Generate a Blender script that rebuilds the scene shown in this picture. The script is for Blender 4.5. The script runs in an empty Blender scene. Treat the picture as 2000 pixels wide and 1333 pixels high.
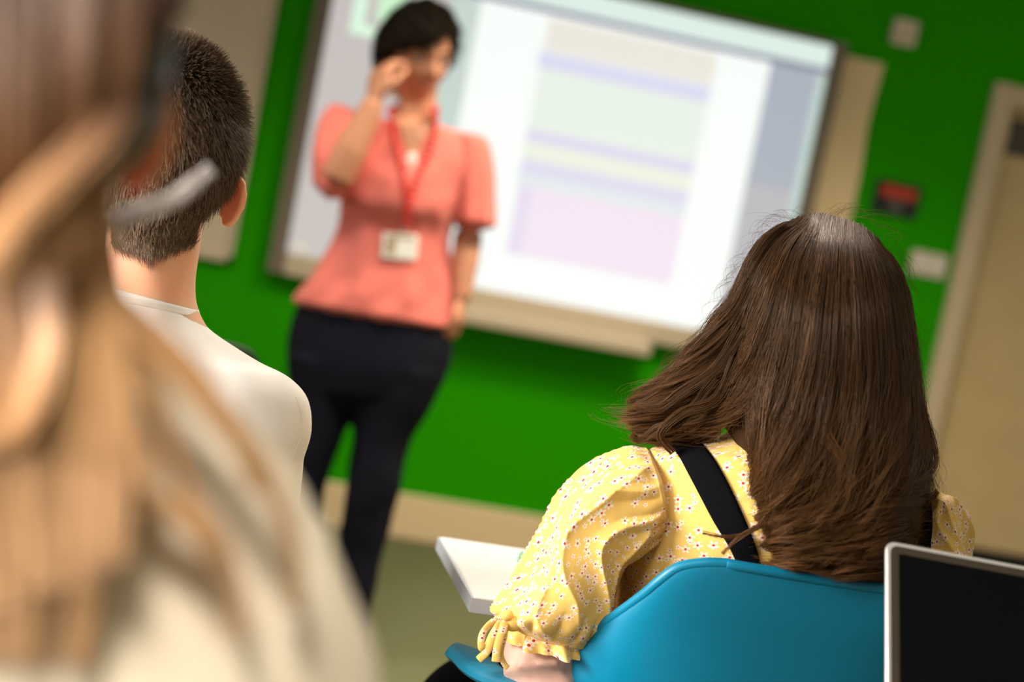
import bpy, bmesh, math, random
import numpy as np
from math import radians as rad, sin, cos, pi
from mathutils import Vector, Matrix, noise
from mathutils.bvhtree import BVHTree
rng = np.random.default_rng(7)
random.seed(7)
C = bpy.context.scene.collection
# ------------------------------------------------------------------ camera
F = 2850.0
YAW, PITCH, ROLL = rad(8.94), rad(5.1), rad(11.2)
CAM = np.array([0, 0, 1.2])
fw = np.array([sin(YAW) * cos(PITCH), cos(YAW) * cos(PITCH), -sin(PITCH)])
r0 = np.array([cos(YAW), -sin(YAW), 0.0])
u0 = np.cross(r0, fw)
up = u0 * cos(ROLL) - r0 * sin(ROLL)
rt = r0 * cos(ROLL) + u0 * sin(ROLL)
def ray(x, y): return fw + (x - 1000) / F * rt - (y - 666.5) / F * up
def P(x, y, d): return CAM + ray(x, y) * d
def PV(x, y, d):
    x, y, d = np.broadcast_arrays(x, y, d)
    r = fw + ((x - 1000) / F)[..., None] * rt - ((y - 666.5) / F)[..., None] * up
    return CAM + r * d[..., None]
cd = bpy.data.cameras.new('camera'); cam = bpy.data.objects.new('camera', cd); C.objects.link(cam)
m = Matrix([[rt[0], up[0], -fw[0], CAM[0]], [rt[1], up[1], -fw[1], CAM[1]], [rt[2], up[2], -fw[2], CAM[2]], [0, 0, 0, 1]])
cam.matrix_world = m
cd.sensor_width = 36; cd.lens = F / 2000 * 36
cd.clip_start = 0.05; cd.clip_end = 50
cd.dof.use_dof = True; cd.dof.focus_distance = 1.68; cd.dof.aperture_fstop = cd.lens / 27.0
cd.dof.aperture_blades = 9
bpy.context.scene.camera = cam

# ------------------------------------------------------------------ materials
def new_mat(name):
    mt = bpy.data.materials.new(name); mt.use_nodes = True
    return mt, mt.node_tree.nodes, mt.node_tree.links, mt.node_tree.nodes['Principled BSDF']
def M(name, col, rough=.6, spec=.4, metal=0, sss=0, sssr=(1, .3, .15), noise_amt=0, noise_scale=30, bump=0, bump_scale=200, emit=None, estr=0, sheen=0, trans=0):
    mt, N, L, b = new_mat(name)
    b.inputs['Base Color'].default_value = (*col, 1); b.inputs['Roughness'].default_value = rough
    b.inputs['Specular IOR Level'].default_value = spec; b.inputs['Metallic'].default_value = metal
    if sss:
        b.inputs['Subsurface Weight'].default_value = sss; b.inputs['Subsurface Radius'].default_value = sssr; b.inputs['Subsurface Scale'].default_value = .012
    if sheen: b.inputs['Sheen Weight'].default_value = sheen
    tc = None
    if noise_amt or bump: tc = N.new('ShaderNodeTexCoord')
    if noise_amt:
        n = N.new('ShaderNodeTexNoise'); n.inputs['Scale'].default_value = noise_scale; n.inputs['Detail'].default_value = 4
        L.new(tc.outputs['Object'], n.inputs['Vector'])
        r = N.new('ShaderNodeValToRGB'); r.color_ramp.elements[0].position = .3; r.color_ramp.elements[1].position = .7
        r.color_ramp.elements[0].color = (*[c * (1 - noise_amt) for c in col], 1)
        r.color_ramp.elements[1].color = (*[min(1, c * (1 + noise_amt)) for c in col], 1)
        L.new(n.outputs['Fac'], r.inputs['Fac']); L.new(r.outputs['Color'], b.inputs['Base Color'])
    if bump:
        n = N.new('ShaderNodeTexNoise'); n.inputs['Scale'].default_value = bump_scale; n.inputs['Detail'].default_value = 3
        L.new(tc.outputs['Object'], n.inputs['Vector'])
        bp = N.new('ShaderNodeBump'); bp.inputs['Strength'].default_value = bump; bp.inputs['Distance'].default_value = .002
        L.new(n.outputs['Fac'], bp.inputs['Height']); L.new(bp.outputs['Normal'], b.inputs['Normal'])
    if emit: b.inputs['Emission Color'].default_value = (*emit, 1); b.inputs['Emission Strength'].default_value = estr
    return mt
def hair_mat(name, stops, rough=.42, spec=.5, var=.45):
    """colour runs root to tip along V, U holds a random number per strand"""
    mt, N, L, b = new_mat(name)
    uv = N.new('ShaderNodeUVMap'); uv.uv_map = 'UVMap'
    s = N.new('ShaderNodeSeparateXYZ'); L.new(uv.outputs['UV'], s.inputs[0])
    r = N.new('ShaderNodeValToRGB'); e = r.color_ramp.elements
    e[0].position = stops[0][0]; e[0].color = (*stops[0][1], 1); e[1].position = stops[-1][0]; e[1].color = (*stops[-1][1], 1)
    for p, c in stops[1:-1]:
        q = e.new(p); q.color = (*c, 1)
    L.new(s.outputs['Y'], r.inputs['Fac'])
    mr = N.new('ShaderNodeMapRange'); mr.inputs['To Min'].default_value = 1 - var; mr.inputs['To Max'].default_value = 1 + var
    L.new(s.outputs['X'], mr.inputs['Value'])
    mx = N.new('ShaderNodeVectorMath'); mx.operation = 'SCALE'
    L.new(r.outputs['Color'], mx.inputs[0]); L.new(mr.outputs[0], mx.inputs['Scale']); L.new(mx.outputs[0], b.inputs['Base Color'])
    b.inputs['Roughness'].default_value = rough; b.inputs['Specular IOR Level'].default_value = spec
    b.inputs['Specular Tint'].default_value = (1, .74, .55, 1)
    return mt
def floral_mat():
    mt, N, L, b = new_mat('yellow_floral_cotton')
    uv = N.new('ShaderNodeUVMap'); uv.uv_map = 'UVMap'
    def vm(op, a, c=None, scale=None):
        n = N.new('ShaderNodeVectorMath'); n.operation = op
        L.new(a, n.inputs[0])
        if c is not None:
            if hasattr(c, 'links'): L.new(c, n.inputs[1])
            else: n.inputs[1].default_value = c
        if scale is not None: n.inputs['Scale'].default_value = scale
        return n
    def mth(op, a, c=None, d=None):
        n = N.new('ShaderNodeMath'); n.operation = op
        for i, v in enumerate((a, c, d)):
            if v is None: continue
            if hasattr(v, 'links'): L.new(v, n.inputs[i])
            else: n.inputs[i].default_value = v
        return n.outputs[0]
    def layer(offset, scale, size, keep):
        s0 = vm('ADD', uv.outputs['UV'], offset).outputs[0]
        sc = vm('SCALE', s0, scale=scale).outputs[0]
        v = N.new('ShaderNodeTexVoronoi'); v.voronoi_dimensions = '2D'; v.inputs['Scale'].default_value = 1; v.inputs['Randomness'].default_value = .85
        L.new(sc, v.inputs['Vector'])
        d = vm('SUBTRACT', sc, v.outputs['Position']).outputs[0]
        sp = N.new('ShaderNodeSeparateXYZ'); L.new(d, sp.inputs[0])
        ang = mth('ARCTAN2', sp.outputs['Y'], sp.outputs['X'])
        cs = N.new('ShaderNodeSeparateColor'); L.new(v.outputs['Color'], cs.inputs[0])
        ph = mth('MULTIPLY', cs.outputs[1], 6.28)
        w = mth('COSINE', mth('ADD', mth('MULTIPLY', ang, 5), ph))
        R = mth('MULTIPLY_ADD', w, size * .36, size * .78)
        petal = mth('LESS_THAN', v.outputs['Distance'], R)
        keepm = mth('LESS_THAN', cs.outputs[0], keep)
        cen = mth('LESS_THAN', v.outputs['Distance'], size * .3)
        return mth('MULTIPLY', petal, keepm), mth('MULTIPLY', cen, keepm)
    p1, c1 = layer((0, 0, 0), 78, .36, .72)
    p2, c2 = layer((3.33, 1.7, 0), 95, .27, .45)
    def mix(f, a, c):
        n = N.new('ShaderNodeMix'); n.data_type = 'RGBA'; L.new(f, n.inputs[0])
        for i, v in ((6, a), (7, c)):
            if hasattr(v, 'links'): L.new(v, n.inputs[i])
            else: n.inputs[i].default_value = (*v, 1)
        return n.outputs[2]
    base = (.88, .56, .15); white = (.95, .80, .66); red = (.62, .045, .02)
    c = mix(p2, base, white); c = mix(c2, c, (.80, .30, .12))
    c = mix(p1, c, white); c = mix(c1, c, red)
    L.new(c, b.inputs['Base Color'])
    b.inputs['Roughness'].default_value = .8; b.inputs['Specular IOR Level'].default_value = .15; b.inputs['Sheen Weight'].default_value = .1
    tr = N.new('ShaderNodeBsdfTranslucent'); L.new(c, tr.inputs['Color'])
    ms = N.new('ShaderNodeMixShader'); ms.inputs[0].default_value = .15
    tc = N.new('ShaderNodeTexCoord'); n = N.new('ShaderNodeTexNoise'); n.inputs['Scale'].default_value = 45; n.inputs['Detail'].default_value = 5
    L.new(tc.outputs['Object'], n.inputs['Vector'])
    bp = N.new('ShaderNodeBump'); bp.inputs['Strength'].default_value = .35; bp.inputs['Distance'].default_value = .004
    L.new(n.outputs['Fac'], bp.inputs['Height']); L.new(bp.outputs['Normal'], b.inputs['Normal'])
    L.new(b.outputs[0], ms.inputs[1]); L.new(tr.outputs[0], ms.inputs[2])
    L.new(ms.outputs[0], N['Material Output'].inputs['Surface'])
    return mt
MAT = {}
MAT['green'] = M('green_wall_paint', (.022, .33, .0), .85, .03, bump=.15, bump_scale=300)
MAT['cream_paint'] = M('cream_paint', (.80, .62, .38), .6, .2)
MAT['white_paint'] = M('white_paint', (.5, .48, .44), .7, .3)
MAT['carpet'] = M('olive_grey_carpet', (.135, .14, .068), .95, .05, noise_amt=.25, noise_scale=250, bump=.6, bump_scale=500)
MAT['ceiling'] = M('ceiling_tile', (.5, .5, .47), .9, .1, bump=.3, bump_scale=150)
MAT['door'] = M('beige_door_laminate', (.60, .45, .23), .55, .3, noise_amt=.04, noise_scale=8)
MAT['door_frame'] = M('cream_door_frame', (.62, .50, .34), .5, .3)
MAT['dark_glass'] = M('dark_door_glass', (.05, .035, .02), .15, .5)
MAT['kick'] = M('black_kick_plate', (.008, .008, .008), .4, .4)
MAT['board'] = M('notice_board_beige', (.66, .55, .42), .7, .2, noise_amt=.03, noise_scale=5)
MAT['poster'] = M('cream_poster_paper', (.84, .66, .40), .8, .1)
MAT['wb_frame'] = M('pewter_board_frame', (.20, .165, .125), .4, .4)
MAT['wb_sill'] = M('ivory_board_sill', (.62, .52, .38), .45, .3)
MAT['plastic_white'] = M('white_plastic', (.70, .60, .48), .4, .4)
MAT['black_plastic'] = M('black_plastic', (.012, .012, .014), .45, .4)
MAT['red'] = M('red_sign_print', (.55, .06, .03), .6, .3)
MAT['grey_print'] = M('grey_sign_print', (.16, .15, .13), .6, .3)
MAT['skin'] = M('skin_warm', (.55, .25, .14), .5, .35, sss=.25, noise_amt=.08, noise_scale=14)
MAT['skin_boy'] = M('skin_light', (.84, .44, .27), .5, .35, sss=1, noise_amt=.05, noise_scale=18)
MAT['skin_girl'] = M('skin_fair', (.62, .37, .29), .48, .35, sss=.3, noise_amt=.08, noise_scale=25)
MAT['skin_blonde'] = M('skin_backlit_orange', (.95, .32, .12), .5, .35, sss=1, noise_amt=.04)  # orange base colour stands in for light glowing through the ear
MAT['coral'] = M('coral_blouse_fabric', (.72, .18, .14), .85, .1, noise_amt=.16, noise_scale=160, sheen=.15, bump=.3, bump_scale=60)
MAT['navy'] = M('black_trouser_fabric', (.006, .006, .012), .85, .15)
MAT['cream_cotton'] = M('cream_cotton', (.93, .87, .81), .85, .1, bump=.25, bump_scale=35)
MAT['cream_knit'] = M('cream_knit', (.93, .79, .60), .9, .1, bump=.3, bump_scale=60)
MAT['floral'] = floral_mat()
MAT['black_cloth'] = M('black_pinafore_cloth', (.004, .004, .005), .95, .03, bump=.4, bump_scale=400)
MAT['blue'] = M('blue_chair_plastic', (.0, .165, .285), .38, .4, bump=.12, bump_scale=900)
MAT['chrome'] = M('chrome_steel', (.6, .6, .6), .2, .5, metal=1)
MAT['table'] = M('white_table_laminate', (.72, .72, .68), .35, .4)
MAT['table_edge'] = M('grey_table_edge', (.42, .44, .48), .35, .5)
MAT['alu'] = M('aluminium_case', (.74, .70, .66), .35, .5, metal=.6)
MAT['bezel'] = M('laptop_bezel', (.045, .036, .022), .6, .1)
MAT['screen_off'] = M('dark_laptop_screen', (.0025, .0025, .003), .7, .04)
MAT['mint'] = M('mint_plastic', (.30, .60, .42), .5, .3)
MAT['red_bead'] = M('red_beads', (.70, .03, .02), .35, .5)
MAT['pearl'] = M('pearl_white', (.85, .78, .70), .3, .5)
MAT['card'] = M('badge_card', (.85, .82, .72), .4, .4)
MAT['card_print'] = M('badge_print', (.45, .33, .2), .5, .4)
MAT['lips'] = M('lips', (.36, .12, .08), .4, .4)
MAT['eye'] = M('eye_white', (.40, .34, .30), .2, .5)
MAT['iris'] = M('dark_iris', (.03, .02, .015), .2, .5)
MAT['shoe'] = M('black_shoe_leather', (.01, .01, .01), .35, .5)
MAT['hair_black'] = hair_mat('black_hair', [(0, (.004, .0035, .003)), (1, (.012, .008, .004))], .6, .12)
MAT['hair_boy'] = hair_mat('short_brown_hair', [(0, (.03, .018, .010)), (.5, (.10, .062, .036)), (1, (.20, .13, .085))], .42, .55)
MAT['hair_girl'] = hair_mat('chestnut_hair', [(0, (.080, .040, .019)), (.35, (.058, .027, .011)), (1, (.135, .058, .019))], .40, .32, .6)
MAT['hair_blonde'] = hair_mat('ombre_blonde_hair', [(0, (.035, .02, .014)), (.22, (.12, .065, .05)), (.42, (.36, .19, .10)), (.7, (.60, .34, .15)), (1, (.55, .33, .17))], .4, .5, .3)
MAT['hair_grey'] = hair_mat('pale_grey_hair', [(0, (.60, .56, .54)), (1, (.72, .67, .64))], .4, .5, .2)
MAT['hair_under'] = M('hair_undercoat', (.035, .018, .009), .9, .02)
MAT['white_frame'] = M('window_frame_white', (.8, .8, .8), .5, .4)

# ------------------------------------------------------------------ object helpers
def mesh_obj(name, verts, faces, mat, parent=None, smooth=True, uvs=None, mats=None, fmats=None):
    me = bpy.data.meshes.new(name)
    me.from_pydata([tuple(map(float, v)) for v in verts], [], [tuple(int(i) for i in f) for f in faces])
    if uvs is not None:
        l = me.uv_layers.new(name='UVMap')
        li = np.empty(len(me.loops), dtype=np.int32); me.loops.foreach_get('vertex_index', li)
        l.data.foreach_set('uv', np.asarray(uvs, dtype=np.float32)[li].ravel())
    for mm in (mats or [mat]): me.materials.append(MAT[mm] if isinstance(mm, str) else mm)
    if fmats is not None: me.polygons.foreach_set('material_index', np.asarray(fmats, dtype=np.int32))
    me.polygons.foreach_set('use_smooth', [smooth] * len(me.polygons))
    me.update()
    o = bpy.data.objects.new(name, me); C.objects.link(o)
    if parent is not None:
        o.parent = parent; o.matrix_parent_inverse = parent.matrix_world.inverted() if parent.type == 'EMPTY' and False else Matrix.Translation(-Vector(parent.location)) if parent.type == 'EMPTY' else Matrix()
    return o
def tag(o, label=None, cat=None, group=None, kind=None):
    if label: o['label'] = label
    if cat: o['category'] = cat
    if group: o['group'] = group
    if kind: o['kind'] = kind
    return o
def empty(name, loc, label, cat, group=None):
    o = bpy.data.objects.new(name, None); C.objects.link(o); o.location = tuple(map(float, loc)); o.empty_display_size = .1
    return tag(o, label, cat, group)
class Geo:
    def __init__(s): s.v = []; s.f = []; s.uv = []; s.fm = []; s.n = 0
    def add(s, v, f, uv=None, mi=0):
        v = np.asarray(v, dtype=float)
        s.v.append(v); s.f += [tuple(int(i) + s.n for i in q) for q in f]; s.fm += [mi] * len(f)
        s.uv.append(np.zeros((len(v), 2)) if uv is None else np.asarray(uv)); s.n += len(v)
        return s
    def box(s, lo, hi, mi=0, R=None, o=None):
        x0, y0, z0 = lo; x1, y1, z1 = hi
        v = np.array([(x, y, z) for x in (x0, x1) for y in (y0, y1) for z in (z0, z1)], float)
        if R is not None: v = v @ np.asarray(R)          # rows of R are the local axes in world
        if o is not None: v = v + np.asarray(o)
        return s.add(v, [(0, 1, 3, 2), (4, 6, 7, 5), (0, 4, 5, 1), (2, 3, 7, 6), (0, 2, 6, 4), (1, 5, 7, 3)], mi=mi)
    def obj(s, name, mat, parent=None, smooth=True, mats=None, bevel=0, remesh=0, solid=0, sub=0, smoothmod=0):
        o = mesh_obj(name, np.concatenate(s.v), s.f, mat, parent, smooth, np.concatenate(s.uv), mats, s.fm)
        if solid:
            q = o.modifiers.new('solid', 'SOLIDIFY'); q.thickness = solid; q.offset = 0
        if remesh:
            q = o.modifiers.new('remesh', 'REMESH'); q.mode = 'VOXEL'; q.voxel_size = remesh; q.use_smooth_shade = True
            q = o.modifiers.new('smooth', 'SMOOTH'); q.iterations = smoothmod or 3; q.factor = .5
        if bevel:
            q = o.modifiers.new('bevel', 'BEVEL'); q.width = bevel; q.segments = 3; q.limit_method = 'ANGLE'
        if sub:
            q = o.modifiers.new('sub', 'SUBSURF'); q.levels = sub; q.render_levels = sub
        return o
def cr(K, n):
    """Catmull-Rom through the rows of K at n even parameters"""
    K = np.asarray(K, float); m_ = len(K)
    if m_ == 2: return K[0] + (K[1] - K[0]) * np.linspace(0, 1, n)[:, None]
    E_ = np.vstack([2 * K[0] - K[1], K, 2 * K[-1] - K[-2]])
    t = np.linspace(0, m_ - 1, n); i = np.minimum(t.astype(int), m_ - 2); f = (t - i)[:, None]
    a, b, c, d = E_[i], E_[i + 1], E_[i + 2], E_[i + 3]
    return .5 * (2 * b + (c - a) * f + (2 * a - 5 * b + 4 * c - d) * f ** 2 + (3 * b - a - 3 * c + d) * f ** 3)
def nrm(v): v = np.asarray(v, float); return v / max(1e-9, np.linalg.norm(v))
def ring(L, R, d, rb, tilt=0.0, dR=None):
    """cross-section given by its left and right edge in the view at depth d; rb is the half depth"""
    a, b = P(*L, d), P(*R, dR if dR is not None else d)
    A = (b - a) / 2
    B = fw - nrm(A) * (fw @ nrm(A)); B = nrm(B)
    ax = np.cross(B, nrm(A))
    B = nrm(B + ax * tilt)
    return np.concatenate([(a + b) / 2, A, B * rb])
def wring(c, ra, rb, A=(1, 0, 0), B=(0, 1, 0)):
    return np.concatenate([np.asarray(c, float), nrm(A) * ra, nrm(B) * rb])
def tube_rings(pts, radii, flat=1.0, hint=(0, 0, 1)):
    pts = np.asarray(pts, float); out = []
    for i, p in enumerate(pts):
        t = nrm(pts[min(i + 1, len(pts) - 1)] - pts[max(i - 1, 0)])
        h = np.asarray(hint, float)
        if abs(t @ nrm(h)) > .95: h = np.array([0, 1, 0.])
        A = nrm(np.cross(t, h)); B = np.cross(A, t)
        out.append(np.concatenate([p, A * radii[i], B * radii[i] * flat]))
    return out
def loft(g, rings, nu=48, nv=60, disp=None, cap=True, mi=0, power=1.0, dome=True):
    R = cr(rings, nv); th = np.linspace(0, 2 * pi, nu + 1)
    c, s = np.cos(th), np.sin(th)
    if power != 1.0:
        c = np.sign(c) * np.abs(c) ** power; s = np.sign(s) * np.abs(s) ** power
    Cc, A, B = R[:, 0:3], R[:, 3:6], R[:, 6:9]
    rad_ = c[None, :, None] * A[:, None] + s[None, :, None] * B[:, None]
    V = Cc[:, None] + rad_
    if disp is not None:
        t = np.linspace(0, 1, nv)[:, None] + 0 * th[None]; T = th[None] + 0 * t
        D = disp(t, T, V)
        V = V + rad_ / np.maximum(1e-6, np.linalg.norm(rad_, axis=2, keepdims=True)) * D[..., None]
        V[:, -1] = V[:, 0]
    per = 2 * pi * np.mean([np.linalg.norm(A, axis=1).mean(), np.linalg.norm(B, axis=1).mean()])
    le = np.concatenate([[0], np.cumsum(np.linalg.norm(np.diff(Cc, axis=0), axis=1))])
    UV = np.stack([th[None] / (2 * pi) * per + 0 * le[:, None], le[:, None] + 0 * th[None]], -1)
    n1 = nu + 1
    if cap:   # share the seam so that the loft is watertight
        Vs = V[:, :-1].reshape(-1, 3); f = []
        for j in range(nv - 1):
            for i in range(nu):
                k = (i + 1) % nu
                f.append((j * nu + i, j * nu + k, (j + 1) * nu + k, (j + 1) * nu + i))
        e0 = Cc[0] - nrm(Cc[1] - Cc[0]) * (.5 * min(np.linalg.norm(A[0]), np.linalg.norm(B[0])) if dome else 0)
        e1 = Cc[-1] + nrm(Cc[-1] - Cc[-2]) * (.5 * min(np.linalg.norm(A[-1]), np.linalg.norm(B[-1])) if dome else 0)
        Vs = np.vstack([Vs, e0, e1]); a, b = nv * nu, nv * nu + 1
        for i in range(nu):
            k = (i + 1) % nu
            f.append((a, k, i)); f.append((b, (nv - 1) * nu + i, (nv - 1) * nu + k))
        uv = np.vstack([UV[:, :-1].reshape(-1, 2), UV[0, 0], UV[-1, 0]])
        return g.add(Vs, f, uv, mi)
    f = [(j * n1 + i, j * n1 + i + 1, (j + 1) * n1 + i + 1, (j + 1) * n1 + i) for j in range(nv - 1) for i in range(nu)]
    return g.add(V.reshape(-1, 3), f, UV.reshape(-1, 2), mi)
def tube(g, pts, radii, nu=16, nv=30, flat=1.0, hint=(0, 0, 1), mi=0, smooth_first=True):
    pts = cr(pts, nv) if smooth_first else np.asarray(pts, float)
    rr = np.interp(np.linspace(0, 1, nv), np.linspace(0, 1, len(radii)), radii) if np.ndim(radii) else [radii] * nv
    return loft(g, tube_rings(pts, rr, flat, hint), nu, nv, mi=mi)
def vnoise(V, sc, seed=0):
    f = V.reshape(-1, 3); return np.array([noise.noise(Vector(p * sc + seed)) for p in f]).reshape(V.shape[:-1])
def strands(name, paths, r0_, r1_, mat, parent, rnd=None, extra=None, v0=0.0, v1=1.0, rads=None, extra_mat=None):
    """paths n x k x 3 become one mesh of thin three-sided tapered hairs; extra adds a base Geo"""
    n, k, _ = paths.shape
    T = np.gradient(paths, axis=1); T /= np.maximum(1e-9, np.linalg.norm(T, axis=2, keepdims=True))
    h = np.array([.31, .92, .2]); A = np.cross(T, h); A /= np.maximum(1e-9, np.linalg.norm(A, axis=2, keepdims=True)); B = np.cross(T, A)
    tt = np.linspace(0, 1, k); r = (r0_ + (r1_ - r0_) * tt ** 2)[None, :, None]
    if rads is not None: r = r * rads[:, None, None]
    vs = []
    for q in range(3):
        a = q * 2 * pi / 3; vs.append(paths + (A * cos(a) + B * sin(a)) * r)
    V = np.stack(vs, 2).reshape(-1, 3)
    i = np.arange(n)[:, None, None] * (k * 3) + np.arange(k - 1)[None, :, None] * 3
    q = np.arange(3)[None, None, :]; q2 = (q + 1) % 3
    Fq = np.stack([i + q, i + q2, i + 3 + q2, i + 3 + q], -1).reshape(-1, 4)
    if rnd is None: rnd = rng.random(n)
    tv = np.broadcast_to(v0 + (v1 - v0) * tt, (n, k)) if np.ndim(v0) == 0 else v0
    U = np.stack([np.broadcast_to(rnd[:, None], (n, k)), tv], -1)
    U = np.repeat(U.reshape(-1, 2), 3, axis=0)
    nV0, nF0 = len(V), len(Fq)
    Fl = Fq.ravel(); tot = np.full(nF0, 4)
    if extra is not None:
        ev = np.concatenate(extra.v); V = np.vstack([V, ev]); U = np.vstack([U, np.concatenate(extra.uv)])
        ef = [np.array(f) + nV0 for f in extra.f]
        Fl = np.concatenate([Fl] + ef); tot = np.concatenate([tot, [len(f) for f in ef]])
    me = bpy.data.meshes.new(name)
    me.vertices.add(len(V)); me.vertices.foreach_set('co', V.astype(np.float32).ravel())
    me.loops.add(len(Fl)); me.loops.foreach_set('vertex_index', Fl.astype(np.int32))
    me.polygons.add(len(tot)); me.polygons.foreach_set('loop_start', np.concatenate([[0], np.cumsum(tot)[:-1]]).astype(np.int32))
    me.update(calc_edges=True)
    me.polygons.foreach_set('use_smooth', [True] * len(tot))
    l = me.uv_layers.new(name='UVMap'); l.data.foreach_set('uv', U[Fl].astype(np.float32).ravel())
    me.materials.append(MAT[mat])
    if extra_mat: me.materials.append(MAT[extra_mat]); me.polygons.foreach_set('material_index', np.where(np.arange(len(tot)) >= nF0, 1, 0).astype(np.int32))
    me.update()
    o = bpy.data.objects.new(name, me); C.objects.link(o)
    if parent is not None: o.parent = parent; o.matrix_parent_inverse = Matrix.Translation(-Vector(parent.location))
    return o
def box_obj(name, lo, hi, mat, parent=None, bevel=0, R=None, o=None):
    return Geo().box(lo, hi, R=R, o=o).obj(name, mat, parent, smooth=False, bevel=bevel)
def struct(o): o['kind'] = 'structure'; return o

# ------------------------------------------------------------------ room
XL, XR, YB, YF, H = -2.3, 3.6, 5.0, -2.6, 2.7
struct(box_obj('floor', (XL, YF, -.1), (XR, YB, 0), 'carpet'))
struct(box_obj('ceiling', (XL, YF, H), (XR, YB, H + .1), 'ceiling'))
# back wall with a doorway
DX0, DX1, DZ = 2.39, 3.27, 1.90
g = Geo(); g.box((XL, YB, 0), (DX0, YB + .12, H)); g.box((DX1, YB, 0), (XR, YB + .12, H)); g.box((DX0, YB, DZ), (DX1, YB + .12, H))
struct(g.obj('wall_back', 'green', smooth=False))
struct(box_obj('wall_right', (XR, YF, 0), (XR + .1, YB + .12, H), 'white_paint'))
struct(box_obj('wall_front', (XL, YF - .1, 0), (XR, YF, H), 'white_paint'))
g = Geo(); WY = [(-1.9, -.3), (.2, 1.8), (2.3, 3.9)]; wz0, wz1 = .95, 2.15
g.box((XL - .15, YF, 0), (XL, YB + .12, wz0)); g.box((XL - .15, YF, wz1), (XL, YB + .12, H))
ys = [YF] + [v for w in WY for v in w] + [YB + .12]
for i in range(0, len(ys), 2): g.box((XL - .15, ys[i], wz0), (XL, ys[i + 1], wz1))
struct(g.obj('wall_left', 'white_paint', smooth=False))
for k, (a, b) in enumerate(WY):
    g = Geo()
    for lo, hi in (((XL - .1, a, wz0), (XL - .04, a + .05, wz1)), ((XL - .1, b - .05, wz0), (XL - .04, b, wz1)), ((XL - .1, a, wz0), (XL - .04, b, wz0 + .05)), ((XL - .1, a, wz1 - .05), (XL - .04, b, wz1)), ((XL - .1, (a + b) / 2 - .025, wz0), (XL - .04, (a + b) / 2 + .025, wz1))): g.box(lo, hi)
    struct(g.obj('window_%d' % (k + 1), 'white_frame', smooth=False))
g = Geo(); g.box((XL, YB - .015, 0), (DX0 - .09, YB, .155)); g.box((DX1 + .09, YB - .015, 0), (XR, YB, .155))
struct(g.obj('baseboard_back', 'cream_paint', smooth=False, bevel=.004))
struct(box_obj('baseboard_left', (XL, YF, 0), (XL + .015, YB, .155), 'cream_paint'))
# door
g = Geo(); fwid = .075
g.box((DX0 - fwid, YB - .03, 0), (DX0, YB + .1, DZ + fwid)); g.box((DX1, YB - .03, 0), (DX1 + fwid, YB + .1, DZ + fwid)); g.box((DX0, YB - .03, DZ), (DX1, YB + .1, DZ + fwid))
struct(g.obj('door_frame_1', 'door_frame', smooth=False, bevel=.006)).name = 'trim_1'
g = Geo(); vx0, vx1, vz0, vz1 = DX0 + .03, DX0 + .30, 1.735, 1.87
y0, y1 = YB + .02, YB + .065
g.box((DX0, y0, 0), (vx0, y1, DZ)); g.box((vx1, y0, 0), (DX1, y1, DZ)); g.box((vx0, y0, 0), (vx1, y1, vz0)); g.box((vx0, y0, vz1), (vx1, y1, DZ))
door = struct(g.obj('door_1', 'door', smooth=False))
box_obj('door_glass', (vx0, y0 + .015, vz0), (vx1, y1 - .01, vz1), 'dark_glass', door)
box_obj('kick_plate', (DX0 + .01, y0 - .004, .01), (DX1 - .01, y0, .30), 'kick', door)
g = Geo(); tube(g, [(DX1 - .07, y0, 1.0), (DX1 - .07, y0 - .05, 1.0), (DX1 - .12, y0 - .055, 1.0), (DX1 - .19, y0 - .055, 1.0)], .009)
g.obj('door_handle', 'chrome', door)

# ------------------------------------------------------------------ interactive board
bx0, bx1, bz0, bz1 = -.085, 1.735, .835, 1.985
wb = empty('interactive_whiteboard', (.8, YB, bz0), 'large framed interactive whiteboard showing a projected calendar page on the green wall', 'whiteboard')
g = Geo(); D = YB - .06
g.box((bx0, D, bz0), (bx0 + .055, YB, bz1)); g.box((bx1 - .05, D, bz0), (bx1, YB, bz1)); g.box((bx0 + .055, D, bz1 - .02), (bx1 - .05, YB, bz1))
g.obj('frame', 'wb_frame', wb, smooth=False, bevel=.006)
g = Geo(); g.box((bx0 + .055, D - .005, bz0), (bx1 - .05, YB, bz0 + .075)); g.obj('bottom_rail', 'wb_sill', wb, smooth=False, bevel=.008)
g = Geo(); g.box((.30, YB - .15, .79), (1.245, YB - .002, .84)); g.obj('pen_tray', 'wb_sill', wb, smooth=False, bevel=.012)
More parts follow.
